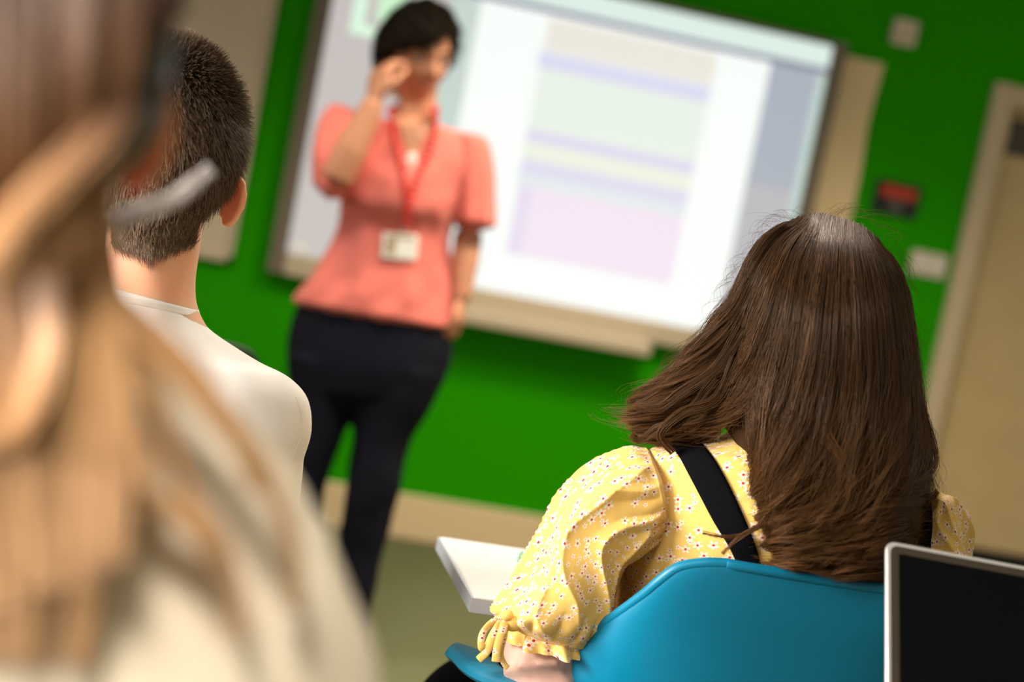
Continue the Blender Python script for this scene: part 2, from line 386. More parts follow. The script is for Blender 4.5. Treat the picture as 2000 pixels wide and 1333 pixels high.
# lit image: one flat sheet cut into its coloured fields
def emi(name, col, s):
    mt, N, L, b = new_mat(name)
    b.inputs['Base Color'].default_value = (.10, .10, .10, 1); b.inputs['Roughness'].default_value = .6; b.inputs['Specular IOR Level'].default_value = .1
    b.inputs['Emission Color'].default_value = (*col, 1); b.inputs['Emission Strength'].default_value = s
    return mt
def lin(r, g_, b): return tuple(((c / 255 + .055) / 1.055) ** 2.4 if c > 10 else c / 3294 for c in (r, g_, b))
SC = 1.0
fields = [  # x0, x1, z0, z1, colour
    (-.03, 1.685, .91, 1.965, (205, 198, 195)),
    (.36, .46, .91, 1.90, (205, 222, 214)),
    (.45, 1.685, 1.885, 1.965, (222, 240, 232)),
    (.30, 1.685, 1.868, 1.888, (128, 130, 152)),
    (.0, .45, 1.895, 1.965, (200, 215, 210)),
    (1.48, 1.66, .91, 1.868, (176, 184, 196)),
    (1.48, 1.66, .91, 1.45, (190, 190, 196)),
    (1.655, 1.685, .91, 1.86, (200, 222, 214)),
    (.455, 1.48, .91, 1.868, (250, 255, 252)),
    (.69, 1.29, 1.745, 1.855, (236, 232, 222)),
    (.68, 1.29, 1.685, 1.74, (218, 220, 242)),
    (.69, 1.29, 1.475, 1.685, (232, 242, 232)),
    (.69, 1.29, 1.435, 1.475, (222, 216, 240)),
    (.69, 1.29, 1.375, 1.435, (236, 242, 226)),
    (.69, 1.29, 1.325, 1.375, (222, 220, 240)),
    (.69, 1.29, 1.285, 1.325, (226, 234, 238)),
    (.695, 1.29, 1.045, 1.285, (242, 228, 243)),
    (.70, .75, 1.045, 1.285, (230, 220, 240)),
    (.04, .155, 1.665, 1.70, (225, 255, 225)), (.04, .085, 1.665, 1.82, (220, 250, 225)), (.12, .21, 1.72, 1.84, (215, 255, 215)),
    (-.01, .03, .925, .95, (225, 215, 190)),
]
xs = sorted({v for f in fields for v in f[:2]}); zs = sorted({v for f in fields for v in f[2:4]})
sm, idx = [], {}
g = Geo(); vid = {}
vv = [(x, YB - .045, z) for z in zs for x in xs]; ff, fm = [], []
for j in range(len(zs) - 1):
    for i in range(len(xs) - 1):
        cx, cz = (xs[i] + xs[i + 1]) / 2, (zs[j] + zs[j + 1]) / 2; c = None
        for f in fields:
            if f[0] < cx < f[1] and f[2] < cz < f[3]: c = f[4]
        if c is None: c = (205, 198, 195)
        if c not in idx:
            idx[c] = len(sm); l_ = lin(*c); k_ = .97 if min(c) > 215 else .90
            sm.append(emi('lit_image_%d_%d_%d' % c, tuple(v * k_ for v in l_), SC))
        a = j * len(xs) + i
        ff.append((a, a + 1, a + 1 + len(xs), a + len(xs))); fm.append(idx[c])
mesh_obj('screen', vv, ff, None, wb, False, mats=sm, fmats=fm)

# ------------------------------------------------------------------ things on the wall
nb = empty('notice_board', (-.9, YB, .84), 'wide beige notice board on the green wall left of the interactive whiteboard', 'notice board')
box_obj('panel', (-1.9, YB - .02, .855), (-.225, YB, 1.95), 'board', nb)
g = Geo(); g.box((-1.92, YB - .028, .84), (-.205, YB, .858)); g.box((-1.92, YB - .028, 1.93), (-.205, YB, 1.95)); g.box((-.223, YB - .028, .84), (-.205, YB, 1.95)); g.box((-1.92, YB - .028, .84), (-1.902, YB, 1.95))
g.obj('frame', 'wb_sill', nb, smooth=False)
# wall poster with slightly waved paper
nx, nz = 10, 30; v = []; 
for side in (0, 1):
    for j in range(nz + 1):
        for i in range(nx + 1):
            x = 1.745 + (.145 if 1 else 0) * i / nx + .006 * sin(j * .45) * i / nx; z = .86 + 1.09 * j / nz
            v.append((x, YB - .006 - .004 * sin(j * .5 + i) ** 2 - side * .003, z))
f = []; n1 = (nx + 1) * (nz + 1)
for j in range(nz):
    for i in range(nx):
        a = j * (nx + 1) + i; f.append((a, a + nx + 1, a + nx + 2, a + 1)); f.append((n1 + a, n1 + a + 1, n1 + a + nx + 2, n1 + a + nx + 1))
po = mesh_obj('wall_poster', v, f, 'poster'); tag(po, 'tall plain cream paper poster right beside the interactive whiteboard', 'poster')
tn = empty('thermostat', (1.945, YB, 2.02), 'small square white sensor box high on the green wall above the black and red sign', 'sensor')
box_obj('housing', (1.895, YB - .03, 2.025), (1.985, YB, 2.115), 'plastic_white', tn, bevel=.008)
g = Geo(); g.box((1.915, YB - .033, 2.045), (1.965, YB - .0295, 2.075)); g.obj('grille', 'wb_sill', tn, smooth=False)
sg = empty('wall_sign', (2.04, YB, 1.44), 'small black wall sign with a red band, mounted above the cream wall plate', 'sign')
box_obj('plate', (1.962, YB - .012, 1.438), (2.132, YB, 1.556), 'black_plastic', sg, bevel=.003)
box_obj('red_band', (1.985, YB - .0135, 1.50), (2.115, YB - .0118, 1.54), 'red', sg)
g = Geo()
for k in range(3): g.box((2.02, YB - .0135, 1.452 + k * .014), (2.075, YB - .0118, 1.46 + k * .014))
g.obj('printed_text', 'grey_print', sg, smooth=False)
sw = empty('wall_plate', (2.22, YB, 1.25), 'cream double switch plate on the green wall between the black sign and the door', 'switch')
box_obj('plate', (2.148, YB - .014, 1.248), (2.288, YB, 1.335), 'plastic_white', sw, bevel=.006)
for x in (2.17, 2.23): box_obj('rocker', (x, YB - .019, 1.272), (x + .035, YB - .013, 1.312), 'white_frame', sw, bevel=.002)
wm = Geo(); 
wm.box((-.175, YB - .006, 1.395), (-.14, YB, 1.42)); o = wm.obj('adhesive_hook', 'green', bevel=.003, smooth=False)
tag(o, 'tiny green painted hook on the wall strip between notice board and whiteboard', 'hook')

# ------------------------------------------------------------------ heads
def head_dirs(nu=64, nv=44):
    ph = np.linspace(-pi / 2 + .02, pi / 2 - .02, nv); th = np.linspace(0, 2 * pi, nu, endpoint=False)
    d = np.stack([np.cos(ph)[:, None] * np.cos(th)[None], np.cos(ph)[:, None] * np.sin(th)[None], np.sin(ph)[:, None] + 0 * th[None]], -1)
    return d
def head_shape(d, off=0.0):
    x = d[..., 0] * .076; y = d[..., 1] * .097; z = d[..., 2] * .118
    lo = np.clip(-z / .118, 0, 1)
    x = x * (1 - .36 * lo ** 1.6)
    y = np.where(y < 0, y * (1 - .35 * lo ** 1.3), y * (1 - .10 * lo ** 2))
    x = x * (1 - .06 * np.clip(z / .118, 0, 1) ** 2)
    front = np.clip(d[..., 1], 0, 1)
    def G(x0, z0, sx, sz): return np.exp(-((x - x0) / sx) ** 2 - ((z - z0) / sz) ** 2) * (d[..., 1] > 0)
    dy = .024 * G(0, -.028, .011, .014) + .012 * G(0, -.008, .008, .022) - .009 * (G(.031, .004, .015, .011) + G(-.031, .004, .015, .011))
    dy = dy + .004 * G(0, .024, .05, .010) + .007 * G(0, -.062, .020, .008) - .003 * G(0, -.060, .02, .0016) + .008 * G(0, -.098, .018, .014)
    dy = dy + .004 * (G(.042, -.028, .02, .02) + G(-.042, -.028, .02, .02)) - .006 * front * np.clip(1 - abs(z) / .1, 0, 1) * np.clip(abs(x) / .07, 0, 1)
    y = y + dy
    p = np.stack([x, y, z], -1)
    o = off[..., None] if np.ndim(off) else off
    return p + d * o
def grid_faces(nu, nv, b0, b1):
    f = [(j * nu + i, j * nu + (i + 1) % nu, (j + 1) * nu + (i + 1) % nu, (j + 1) * nu + i) for j in range(nv - 1) for i in range(nu)]
    for i in range(nu): f.append((b0, (i + 1) % nu, i)); f.append((b1, (nv - 1) * nu + i, (nv - 1) * nu + (i + 1) % nu))
    return f
class Head:
    """axes: x = the person's right-hand side in view from behind, y = face direction, z = crown"""
    def __init__(s, centre, yaw, pitch=0, roll=0, scale=1.0, ear_z=-.02, ear_out=.45):
        # yaw 0 looks towards the board (+Y); positive turns towards -X
        s.R = np.array(Matrix.Rotation(yaw, 3, 'Z') @ Matrix.Rotation(roll, 3, 'Y') @ Matrix.Rotation(pitch, 3, 'X')) * scale
        s.c = np.asarray(centre, float); s.ez = ear_z; s.eo = ear_out
    def w(s, p): return np.asarray(p) @ s.R.T + s.c
    def add(s, g):
        nu, nv = 64, 44; d = head_dirs(nu, nv); p = head_shape(d)
        b = head_shape(np.array([[0, 0, -1.], [0, 0, 1.]]))
        g.add(np.vstack([s.w(p.reshape(-1, 3)), s.w(b)]), grid_faces(nu, nv, nu * nv, nu * nv + 1))
        for sg_ in (-1, 1):
            e = np.linspace(0, 2 * pi, 24, endpoint=False); c0 = np.array([sg_ * .074, -.004, s.ez])
            ax = nrm([sg_ * sin(s.eo), -cos(s.eo), 0]); nz_ = np.array([0, 0, 1.]); nn = np.cross(ax, nz_)
            # auricle: a thin shell that widens upwards, with a rolled rim
            t = np.linspace(0, 1, 9)[1:]
            out = []
            w_ = .019 * (1 + .22 * np.sin(e)); h_ = .033
            cen = c0 + ax * .014
            for side in (-1, 1):
                for q in t:
                    rr = q; th = .0032 * (1 + 1.4 * np.exp(-((q - .88) / .12) ** 2)) * np.sqrt(max(0, 1 - q ** 6)) + .0004
                    out.append(cen + ax * (w_ * np.cos(e) * rr)[:, None] + nz_ * (h_ * np.sin(e) * rr)[:, None] + nn * (side * th - .006 * (1 - q ** 2))[..., None] if np.ndim(th) else cen + ax * (w_ * np.cos(e) * rr)[:, None] + nz_ * (h_ * np.sin(e) * rr)[:, None] + nn * (side * th - .006 * (1 - q ** 2)))
            V = np.vstack(out + [cen - nn * .0092, cen - nn * .0028]); n = 24; m_ = len(t); f = []
            for sd in (0, 1):
                base = sd * m_ * n
                for j in range(m_ - 1):
                    for i in range(n): f.append((base + j * n + i, base + j * n + (i + 1) % n, base + (j + 1) * n + (i + 1) % n, base + (j + 1) * n + i))
                for i in range(n): f.append((2 * m_ * n + sd, base + i, base + (i + 1) % n))
            for i in range(n): f.append(((m_ - 1) * n + i, (m_ - 1) * n + (i + 1) % n, (2 * m_ - 1) * n + (i + 1) % n, (2 * m_ - 1) * n + i))
            g.add(s.w(V), f)
    def cap(s, g, thick, hairline, jit=.0, seed=0, uv=(.3, .1)):
        nu, nv = 96, 64; d = head_dirs(nu, nv); p = head_shape(d)
        z = p[..., 2]; az = np.arctan2(p[..., 0], p[..., 1])           # 0 = face, +-pi = nape
        hl = hairline(np.abs(az)) if not hasattr(hairline, 'asym') else hairline(az)
        k = np.clip((z - hl) / .014, -1, 1)
        off = np.where(k > 0, k * thick, k * .012)
        if jit: off = off + jit * vnoise(p, 45, seed) * (k > 0)
        q = head_shape(d, off); b = head_shape(np.array([[0, 0, -1.], [0, 0, 1.]]), np.array([-.012, thick]))
        V = np.vstack([s.w(q.reshape(-1, 3)), s.w(b)])
        g.add(V, grid_faces(nu, nv, nu * nv, nu * nv + 1), np.tile(uv, (len(V), 1)))
        return q, k
def side_hair(pts):
    a = [p[0] for p in pts]; z = [p[1] for p in pts]
    return lambda az: np.interp(az, a, z)
def sphere(g, c, r, n=12, mi=0):
    d = head_dirs(n * 2, n); p = np.asarray(c) + d.reshape(-1, 3) * np.asarray(r)
    b = np.array([[0, 0, -1.], [0, 0, 1.]]) * np.asarray(r) + c
    g.add(np.vstack([p, b]), grid_faces(n * 2, n, 2 * n * n, 2 * n * n + 1), mi=mi)
def finger(g, base, dirs, lens, r):
    pts = [np.asarray(base, float)]
    for d_, l_ in zip(dirs, lens): pts.append(pts[-1] + nrm(d_) * l_)
    pts = np.array(pts); pp = [pts[0]]
    for i in range(1, len(pts)): pp += [pts[i - 1] * .5 + pts[i] * .5, pts[i]]
    tube(g, pp, list(np.linspace(r, r * .78, len(pp) - 1)) + [r * .6], nu=12, nv=22)
def hand(g, wrist, along, palm_n, curl, side=1, size=1.0, thumb_in=.5):
    """wrist point, direction to the fingers, palm normal, four curls (rad per joint); side = +1 puts the thumb on +cross(along, palm_n)"""
    a = nrm(along); n = nrm(np.asarray(palm_n) - a * (np.asarray(palm_n) @ a)); t = np.cross(a, n) * side
    s = size; w = np.asarray(wrist, float)
    rg = [wring(w, .026 * s, .018 * s, t, n), wring(w + a * .02 * s, .030 * s, .017 * s, t, n), wring(w + a * .05 * s, .040 * s, .015 * s, t, n), wring(w + a * .078 * s, .041 * s, .013 * s, t, n), wring(w + a * .09 * s, .037 * s, .010 * s, t, n)]
    loft(g, rg, 24, 16)
    for k, (o_, L) in enumerate(zip((.030, .010, -.010, -.029), (.076, .084, .078, .060))):
        b = w + a * (.080 - .003 * abs(k - 1)) * s + t * o_ * s; c_ = curl[k]; dr = []
        for j in range(3):
            an = c_ * (j + .6); dr.append(a * cos(an) + n * sin(an) + t * (.06 * (1.5 - k) * .5))
        finger(g, b, dr, [L * .45 * s, L * .31 * s, L * .26 * s], (.0088 - .0006 * (k == 3)) * s)
    b = w + a * .028 * s + t * .027 * s
    finger(g, b, [t * .75 + a * .7 + n * .2, a * .9 + t * (.45 - thumb_in * .4) + n * thumb_in * .6, a * .9 + n * thumb_in * .9 - t * thumb_in * .2], [.034 * s, .031 * s, .026 * s], .0105 * s)

# ------------------------------------------------------------------ the teacher
d = 3.76
tc_ = P(650, 1240, d)
te = empty('person', (tc_[0] + .05, tc_[1], 0), 'person standing at the board in coral short-sleeved blouse and black trousers, hand raised to face', 'person')
TD = d
hc = P(813, 111, TD - .02)
th_ = Head(hc, pi + rad(24), rad(-8), rad(4), 1.04)
g = Geo(); th_.add(g)
loft(g, [ring((786, 160), (856, 172), TD + .02, .055), ring((777, 200), (849, 212), TD + .01, .055), ring((768, 235), (845, 245), TD + .01, .06), ring((740, 262), (868, 278), TD, .075), ring((690, 300), (905, 330), TD, .085)], 32, 20)
rb_ = [ring((684, 262), (910, 292), TD, .085), ring((690, 350), (890, 375), TD, .09), ring((675, 450), (870, 475), TD, .09), ring((620, 560), (870, 600), TD, .10), ring((580, 650), (870, 690), TD, .105), ring((585, 720), (850, 750), TD, .10)]
loft(g, rb_, 32, 40)
# raised arm: shoulder, elbow forward of the body, forearm up to the cheek
sh = P(683, 250, TD - .0); el = P(655, 352, TD - .17); wr = P(730, 202, TD - .17)
tube(g, [sh, (sh + el) / 2, el], [.050, .046, .040], 20, 20)
tube(g, [el + (sh - el) * .03, el * .6 + wr * .4, wr], [.044, .044, .027], 20, 20)
al = nrm(P(750, 118, TD - .155) - wr)
hand(g, wr, al, nrm(P(850, 150, TD - .05) - P(742, 196, TD - .17)), (.75, .85, .95, 1.0), side=-1, size=1.0, thumb_in=.8)
# hanging arm, fingertips in the trouser pocket
s2 = P(912, 275, TD); e2 = P(917, 430, TD + .03); w2 = P(900, 585, TD - .02)
tube(g, [s2, (s2 + e2) / 2, e2, (e2 + w2) / 2, w2], [.05, .044, .037, .036, .025], 20, 30)
hand(g, w2, nrm(P(886, 670, TD - .06) - w2), nrm(P(800, 640, TD) - w2), (.5, .6, .6, .7), side=1, size=.78)
for L, R_ in ((((600, 760), (680, 770)), None),): pass
g.obj('body', 'skin', te, remesh=.0045)
# hair: short black crop with a long side-swept fringe
def hl_t(az):
    return np.interp(az, [-3.2, -2.4, -1.75, -1.45, -1.2, -.9, -.5, -.2, .2, .6, 1.0, 1.3, 1.75, 2.4, 3.2], [-.085, -.07, -.03, .01, .04, .07, .075, .06, .035, .022, .010, -.005, -.035, -.07, -.085])
hl_t.asym = True
class _H: pass
def hairline_teacher(az): return hl_t(az)
hairline_teacher.asym = True
g = Geo(); q_, k_ = th_.cap(g, .024, hairline_teacher, .008, 3, (.5, .2))
nu_, nv_ = 96, 64; ids = np.argwhere(k_ > .3); n = 5200
sel = ids[rng.integers(0, len(ids), n)]; lp = q_[sel[:, 0], sel[:, 1]] + rng.normal(0, .0015, (n, 3))
dn = lp / np.linalg.norm(lp, axis=1, keepdims=True)
swp = np.stack([-.6 + 0 * dn[:, 0], .35 + 0 * dn[:, 0], -.6 + 0 * dn[:, 0]], 1) * .5 + np.array([0, 0, -.5])
tt = np.linspace(0, 1, 6)[None, :, None]
pa = lp[:, None] - dn[:, None] * .004 + tt * (dn * .006)[:, None] + tt ** 1.3 * (swp - dn * np.sum(swp * dn, 1)[:, None])[:, None] * .035
strands('hair', th_.w(pa), .0012, .0004, 'hair_black', te, extra=g)
# face details
for sx in (-1, 1):
    g = Geo(); sphere(g, th_.w([sx * .031, .0755, .004]), .0112); ey = g.obj('eye', 'eye', te)
    g = Geo(); sphere(g, th_.w([sx * .031, .0826, .003]), .0058); g.obj('iris', 'iris', te)
for sx in (-1, 1):
    g = Geo(); tube(g, [th_.w([sx * .016, .093, .021]), th_.w([sx * .032, .0915, .027]), th_.w([sx * .048, .083, .022])], [.003, .0035, .002], 8, 12)
    g.obj('eyebrow', 'hair_black', te)
g = Geo(); tube(g, [th_.w([-.024, .090, -.061]), th_.w([-.008, .1005, -.058]), th_.w([0, .1008, -.059]), th_.w([.008, .1005, -.058]), th_.w([.024, .090, -.061])], [.001, .0028, .003, .0028, .001], 10, 20)
tube(g, [th_.w([-.022, .090, -.063]), th_.w([0, .1005, -.069]), th_.w([.022, .090, -.063])], [.001, .0036, .001], 10, 20)
g.obj('lips', 'lips', te)
g = Geo(); eo_ = P(768, 184, TD - .02); sphere(g, eo_, .011); tube(g, [th_.w([.078, -.012, -.048]), th_.w([.081, -.012, -.058]), eo_ + up * .008], .0012, 6, 10); g.obj('earring', 'pearl', te)
# blouse
def foldT(t, T, V): return .004 * np.sin(9 * T + 3 * vnoise(V, 9)) * np.clip(t * 1.6 - .5, 0, 1) + .006 * vnoise(V, 16, 3) + .005 * np.sin(17 * T) * np.clip(t * 5 - 4, 0, 1)
g = Geo()
loft(g, [ring((752, 236), (856, 246), TD, .066), ring((712, 238), (900, 262), TD, .085), ring((680, 256), (925, 284), TD, .1), ring((666, 300), (925, 330), TD, .118),
         ring((664, 350), (905, 372), TD - .01, .135), ring((664, 395), (890, 425), TD - .01, .14), ring((662, 440), (878, 470), TD, .115), ring((632, 500), (882, 535), TD, .12),
         ring((598, 552), (886, 592), TD, .135), ring((572, 588), (884, 642), TD, .145)], 96, 80, foldT)
loft(g, [ring((690, 215), (722, 262), TD - .0, .055), ring((652, 205), (722, 262), TD - .04, .062), ring((624, 240), (708, 290), TD - .08, .066), ring((612, 300), (690, 330), TD - .13, .062), ring((612, 360), (668, 388), TD - .14, .055)], 64, 40, lambda t, T, V: .004 * np.sin(8 * T + 2 * t))
loft(g, [ring((880, 262), (915, 262), TD, .05), ring((880, 280), (950, 272), TD, .062), ring((880, 330), (964, 325), TD, .066), ring((884, 390), (966, 390), TD, .068), ring((886, 430), (967, 442), TD, .072)], 64, 40, lambda t, T, V: .005 * np.sin(7 * T + 2 * t) * t)
g.obj('blouse', 'coral', te, remesh=.005, smoothmod=2)
# V neckline of skin
g = Geo()
def bpt(x, y, dd): return P(x, y, dd)
V = [bpt(762, 228, TD - .085), bpt(850, 240, TD - .085), bpt(806, 330, TD - .145)]
# trousers
g = Geo()
loft(g, [ring((590, 570), (878, 625), TD, .12), ring((566, 640), (884, 684), TD, .125), ring((560, 700), (872, 735), TD, .125), ring((566, 760), (850, 780), TD, .11)], 64, 30)
loft(g, [ring((560, 690), (725, 722), TD, .11), ring((566, 780), (690, 800), TD, .09), ring((568, 850), (668, 866), TD - .01, .075), ring((556, 940), (636, 950), TD - .01, .065), ring((538, 1060), (618, 1070), TD, .062), ring((524, 1190), (604, 1200), TD, .06)], 48, 40, lambda t, T, V: .004 * vnoise(V, 14))
loft(g, [ring((700, 700), (872, 732), TD, .11), ring((690, 790), (838, 806), TD, .095), ring((688, 860), (800, 870), TD, .08), ring((676, 950), (782, 956), TD - .01, .068), ring((664, 1040), (760, 1044), TD, .062), ring((656, 1110), (742, 1112), TD, .06), ring((650, 1190), (724, 1196), TD, .06), ring((648, 1222), (720, 1226), TD, .058)], 48, 50, lambda t, T, V: .004 * vnoise(V, 14))
g.obj('trousers', 'navy', te, remesh=.007)
for (x, y) in ((684, 1235), (560, 1210)):
    b = P(x, y, TD); b[2] = 0
    g = Geo(); loft(g, [wring(b + [0, .07, .035], .028, .034, (1, 0, 0), (0, 0, 1)), wring(b + [0, .02, .042], .036, .042, (1, 0, 0), (0, 0, 1)), wring(b + [.0, -.06, .032], .040, .032, (1, 0, 0), (0, 0, 1)), wring(b + [.0, -.13, .022], .038, .022, (1, 0, 0), (0, 0, 1)), wring(b + [0, -.165, .014], .022, .014, (1, 0, 0), (0, 0, 1))], 32, 30)
    g.obj('shoe', 'shoe', te)
# neckline: bare skin wedge lying on the chest, lanyard beads, pendant, badge
def bvh_of(o):
    dg = bpy.context.evaluated_depsgraph_get(); ev = o.evaluated_get(dg); me = ev.to_mesh()
    mw = o.matrix_world if o.parent is None else Matrix.Translation(o.parent.location) @ o.matrix_parent_inverse @ o.matrix_basis
    vs = [mw @ v.co for v in me.vertices]; fs = [tuple(p.vertices) for p in me.polygons]
    b = BVHTree.FromPolygons(vs, fs); ev.to_mesh_clear(); return b
def drape(b, x, y, off, default):
    r = nrm(ray(x, y)); h = b.ray_cast(Vector(CAM), Vector(r))
    if h[0] is None: return P(x, y, default)
    return np.array(h[0]) - r * off
bl = [o for o in te.children if o.name.startswith('blouse')][0]
B_ = bvh_of(bl)
wedge = [];  nW = 14
for j in range(nW + 1):
    q = j / nW; yl, yr = 226 + 92 * q, 232 + 86 * q; xl, xr = 768 + 36 * q, 850 - 44 * q
    for i in range(9):
        u = i / 8; wedge.append(drape(B_, xl + (xr - xl) * u, yl + (yr - yl) * u, .004, TD - .08))
g = Geo(); g.add(wedge, [(j * 9 + i, j * 9 + i + 1, (j + 1) * 9 + i + 1, (j + 1) * 9 + i) for j in range(nW) for i in range(8)])
tag(g.obj('neckline', 'skin', te, solid=.002), None)
def pxline(pts, n): return cr(np.array(pts, float), n)
g = Geo()
for pts in ([(766, 222), (768, 260), (780, 310), (792, 360), (798, 405)], [(850, 214), (850, 250), (838, 300), (815, 350), (800, 405)]):
    for (x, y) in pxline(pts, 17): sphere(g, drape(B_, x, y, .010, TD - .1), .0078, 6)
for y in (412, 425, 438): sphere(g, drape(B_, 795, y, .010, TD - .1), .008, 6)
cl = [drape(B_, 766, 222, .010, TD - .1), P(764, 214, TD), P(790, 205, TD + .075), P(825, 208, TD + .075), P(852, 214, TD), drape(B_, 850, 214, .010, TD - .1)]
for q in cr(cl, 26): sphere(g, q, .0085, 6)
tube(g, cl, .002, 8, 40)
g.obj('bead_lanyard', 'red_bead', te)
g = Geo(); c = drape(B_, 803, 314, .012, TD - .1); sphere(g, c, (.014, .005, .022)); g.obj('pendant', 'pearl', te)
c = drape(B_, 781, 482, .012, TD - .1); R3 = np.array([rt, -fw, up])
g = Geo(); ca = cos(rad(-2)); 
Rb = np.array([nrm(rt * 1 - up * .08), -fw, nrm(up * 1 + rt * .08)])
g.box((-.045, -.003, -.032), (.045, .003, .032), R=Rb, o=c); bg = g.obj('badge', 'card', te, smooth=False, bevel=.003)
g = Geo(); g.box((-.035, .003, -.02), (-.01, .0042, .02), R=Rb, o=c); g.box((-.035, .003, .02), (.035, .0042, .027), R=Rb, o=c); q = g.obj('badge_photo', 'card_print', bg, smooth=False)
g = Geo(); tube(g, [drape(B_, 795, 438, .008, TD - .1), drape(B_, 788, 450, .01, TD - .1), c + up * .032], .003, 8, 8); g.obj('badge_clip', 'chrome', te)

# ------------------------------------------------------------------ the boy
BD = 1.70
bo = empty('person', (P(250, 1000, BD)[0], P(250, 1000, BD)[1], 0), 'person seated at left with short cropped brown hair and cream T-shirt, seen from behind', 'person')
bh = Head(P(318, 300, BD), rad(8), rad(-6), 0, 1.02, ear_z=-.040, ear_out=.75)
g = Geo(); bh.add(g)
loft(g, [ring((215, 400), (395, 420), BD + .01, .058), ring((210, 470), (388, 488), BD + .01, .058), ring((200, 530), (380, 548), BD + .005, .057), ring((190, 580), (384, 600), BD, .06), ring((160, 620), (410, 650), BD, .07), ring((60, 690), (470, 720), BD, .08)], 40, 40)
loft(g, [ring((-20, 700), (530, 770), BD, .07), ring((-40, 800), (560, 840), BD, .085), ring((-90, 950), (560, 980), BD, .09), ring((-110, 1200), (500, 1230), BD, .095), ring((-120, 1400), (450, 1420), BD, .11)], 40, 40)
# thighs and arms, mostly out of the frame
hp = P(200, 1400, BD)
for sx in (-.11, .11):
    a = np.array([hp[0] + sx, hp[1] + .02, .50]); tube(g, [a, a + [sx * .2, .22, 0], a + [sx * .3, .40, 0], a + [sx * .3, .42, -.2], a + [sx * .3, .40, -.43]], [.085, .075, .058, .052, .04], 20, 40)
for pxx, sx in ((515, 1), (10, -1)):
    a = P(pxx - 10 * sx, 850, BD); tube(g, [a, a + [.01 * sx, .02, -.16], a + [.0, .06, -.28], a + [-.03 * sx, .18, -.30], a + [-.06 * sx, .27, -.29]], [.045, .042, .037, .034, .026], 20, 30)
    w_ = a + [-.06 * sx, .27, -.29]; hand(g, w_, (0, 1, .05), (0, 0, -1), (.2, .2, .25, .3), side=sx, size=.85)
g.obj('body', 'skin_boy', bo, remesh=.0045)
hl_b = side_hair([(0, .075), (.7, .06), (1.2, .02), (1.5, -.02), (1.75, -.03), (2.1, -.070), (2.7, -.100), (3.0, -.125), (3.15, -.135)])
g = Geo(); q_, k_ = bh.cap(g, .009, hl_b, .002, 3, (.2, .2))
ids = np.argwhere(k_ > .05); n = 42000
w8 = (np.cos(np.linspace(-pi / 2 + .02, pi / 2 - .02, 64)))[ids[:, 0]]
sel = ids[rng.choice(len(ids), n, p=w8 / w8.sum())]
lp = q_[sel[:, 0], sel[:, 1]]
dn = lp / np.linalg.norm(lp, axis=1, keepdims=True); tan = rng.normal(0, .0022, (n, 3)); lp = lp + tan - dn * np.sum(tan * dn, 1)[:, None]
az = np.arctan2(lp[:, 0], lp[:, 1])
ln = np.interp(lp[:, 2], [-.11, -.05, .05, .12], [.026, .018, .020, .022]) * rng.uniform(.55, 1.2, n)
# hairs lie down the back of the head, stand up on the crown
flow = np.stack([.25 * np.sin(az) * 0 + .25 * np.array([noise.noise(Vector(p * 30)) for p in lp]), -.35 * (lp[:, 2] > .05) + .0 * az, -.9 + 0 * az], 1)
flow = flow - dn * np.sum(flow * dn, 1)[:, None]
lift = np.interp(lp[:, 2], [-.11, -.02, .06, .115], [.22, .35, .6, 1.2])
dir_ = flow * 1.0 + dn * lift[:, None] + rng.normal(0, .22, (n, 3)); dir_ /= np.linalg.norm(dir_, axis=1, keepdims=True)
tt = np.linspace(0, 1, 5)[None, :, None]
pa = (lp - dn * .005)[:, None] + tt * (dir_ * ln[:, None])[:, None] + tt ** 2 * (flow * ln[:, None] * .45)[:, None]
hair_paths = bh.w(pa)
bb_ = bvh_of([o for o in bo.children if o.name.startswith('body')][0])
r = np.random.default_rng(21); nn_ = 2600
rx = r.uniform(215, 392, nn_); ry = 425 + r.uniform(0, 62, nn_) - .0018 * (rx - 295) ** 2; L_ = r.uniform(14, 46, nn_) * np.interp(abs(rx - 293), [0, 35, 100], [1.15, .75, .6])
tx = rx + (293 - rx) * r.uniform(.05, .42, nn_); ty = ry + L_
npth = []
for a_, b_, c_, d_ in zip(rx, ry, tx, ty):
    p0, p1 = drape(bb_, a_, b_, .002, BD), drape(bb_, c_, d_, .003, BD)
    if np.linalg.norm(p1 - p0) > .05: continue
    npth.append([p0 * (1 - q) + p1 * q - fw * .003 * sin(q * pi) for q in np.linspace(0, 1, 5)])
strands('hair', np.concatenate([hair_paths, np.array(npth)]), .00030, .00012, 'hair_boy', bo, extra=g, extra_mat='hair_under')
# T-shirt: torso and sleeves
def foldB(t, T, V): return .0035 * vnoise(V, 9, 5) + .0025 * vnoise(V, 22, 9)
g = Geo()
loft(g, [ring((182, 566), (386, 612), BD, .064), ring((160, 590), (412, 648), BD, .076), ring((90, 630), (500, 706), BD, .088), ring((0, 680), (562, 736), BD, .098), ring((-40, 730), (600, 778), BD, .105),
         ring((-55, 800), (606, 838), BD, .112), ring((-60, 880), (592, 900), BD, .115), ring((-80, 1000), (560, 1010), BD, .115), ring((-100, 1200), (520, 1220), BD, .12), ring((-110, 1420), (480, 1440), BD, .13)], 96, 100, foldB)
for sx, pxx in ((1, 508), (-1, 20)):
    a = P(pxx, 812, BD); tube(g, [a, a + [.004 * sx, .01, -.06], a + [.012 * sx, .03, -.13], a + [.016 * sx, .04, -.19]], [.054, .057, .055, .054], 40, 30)
g.obj('t_shirt', 'cream_cotton', bo, remesh=.005, smoothmod=2)
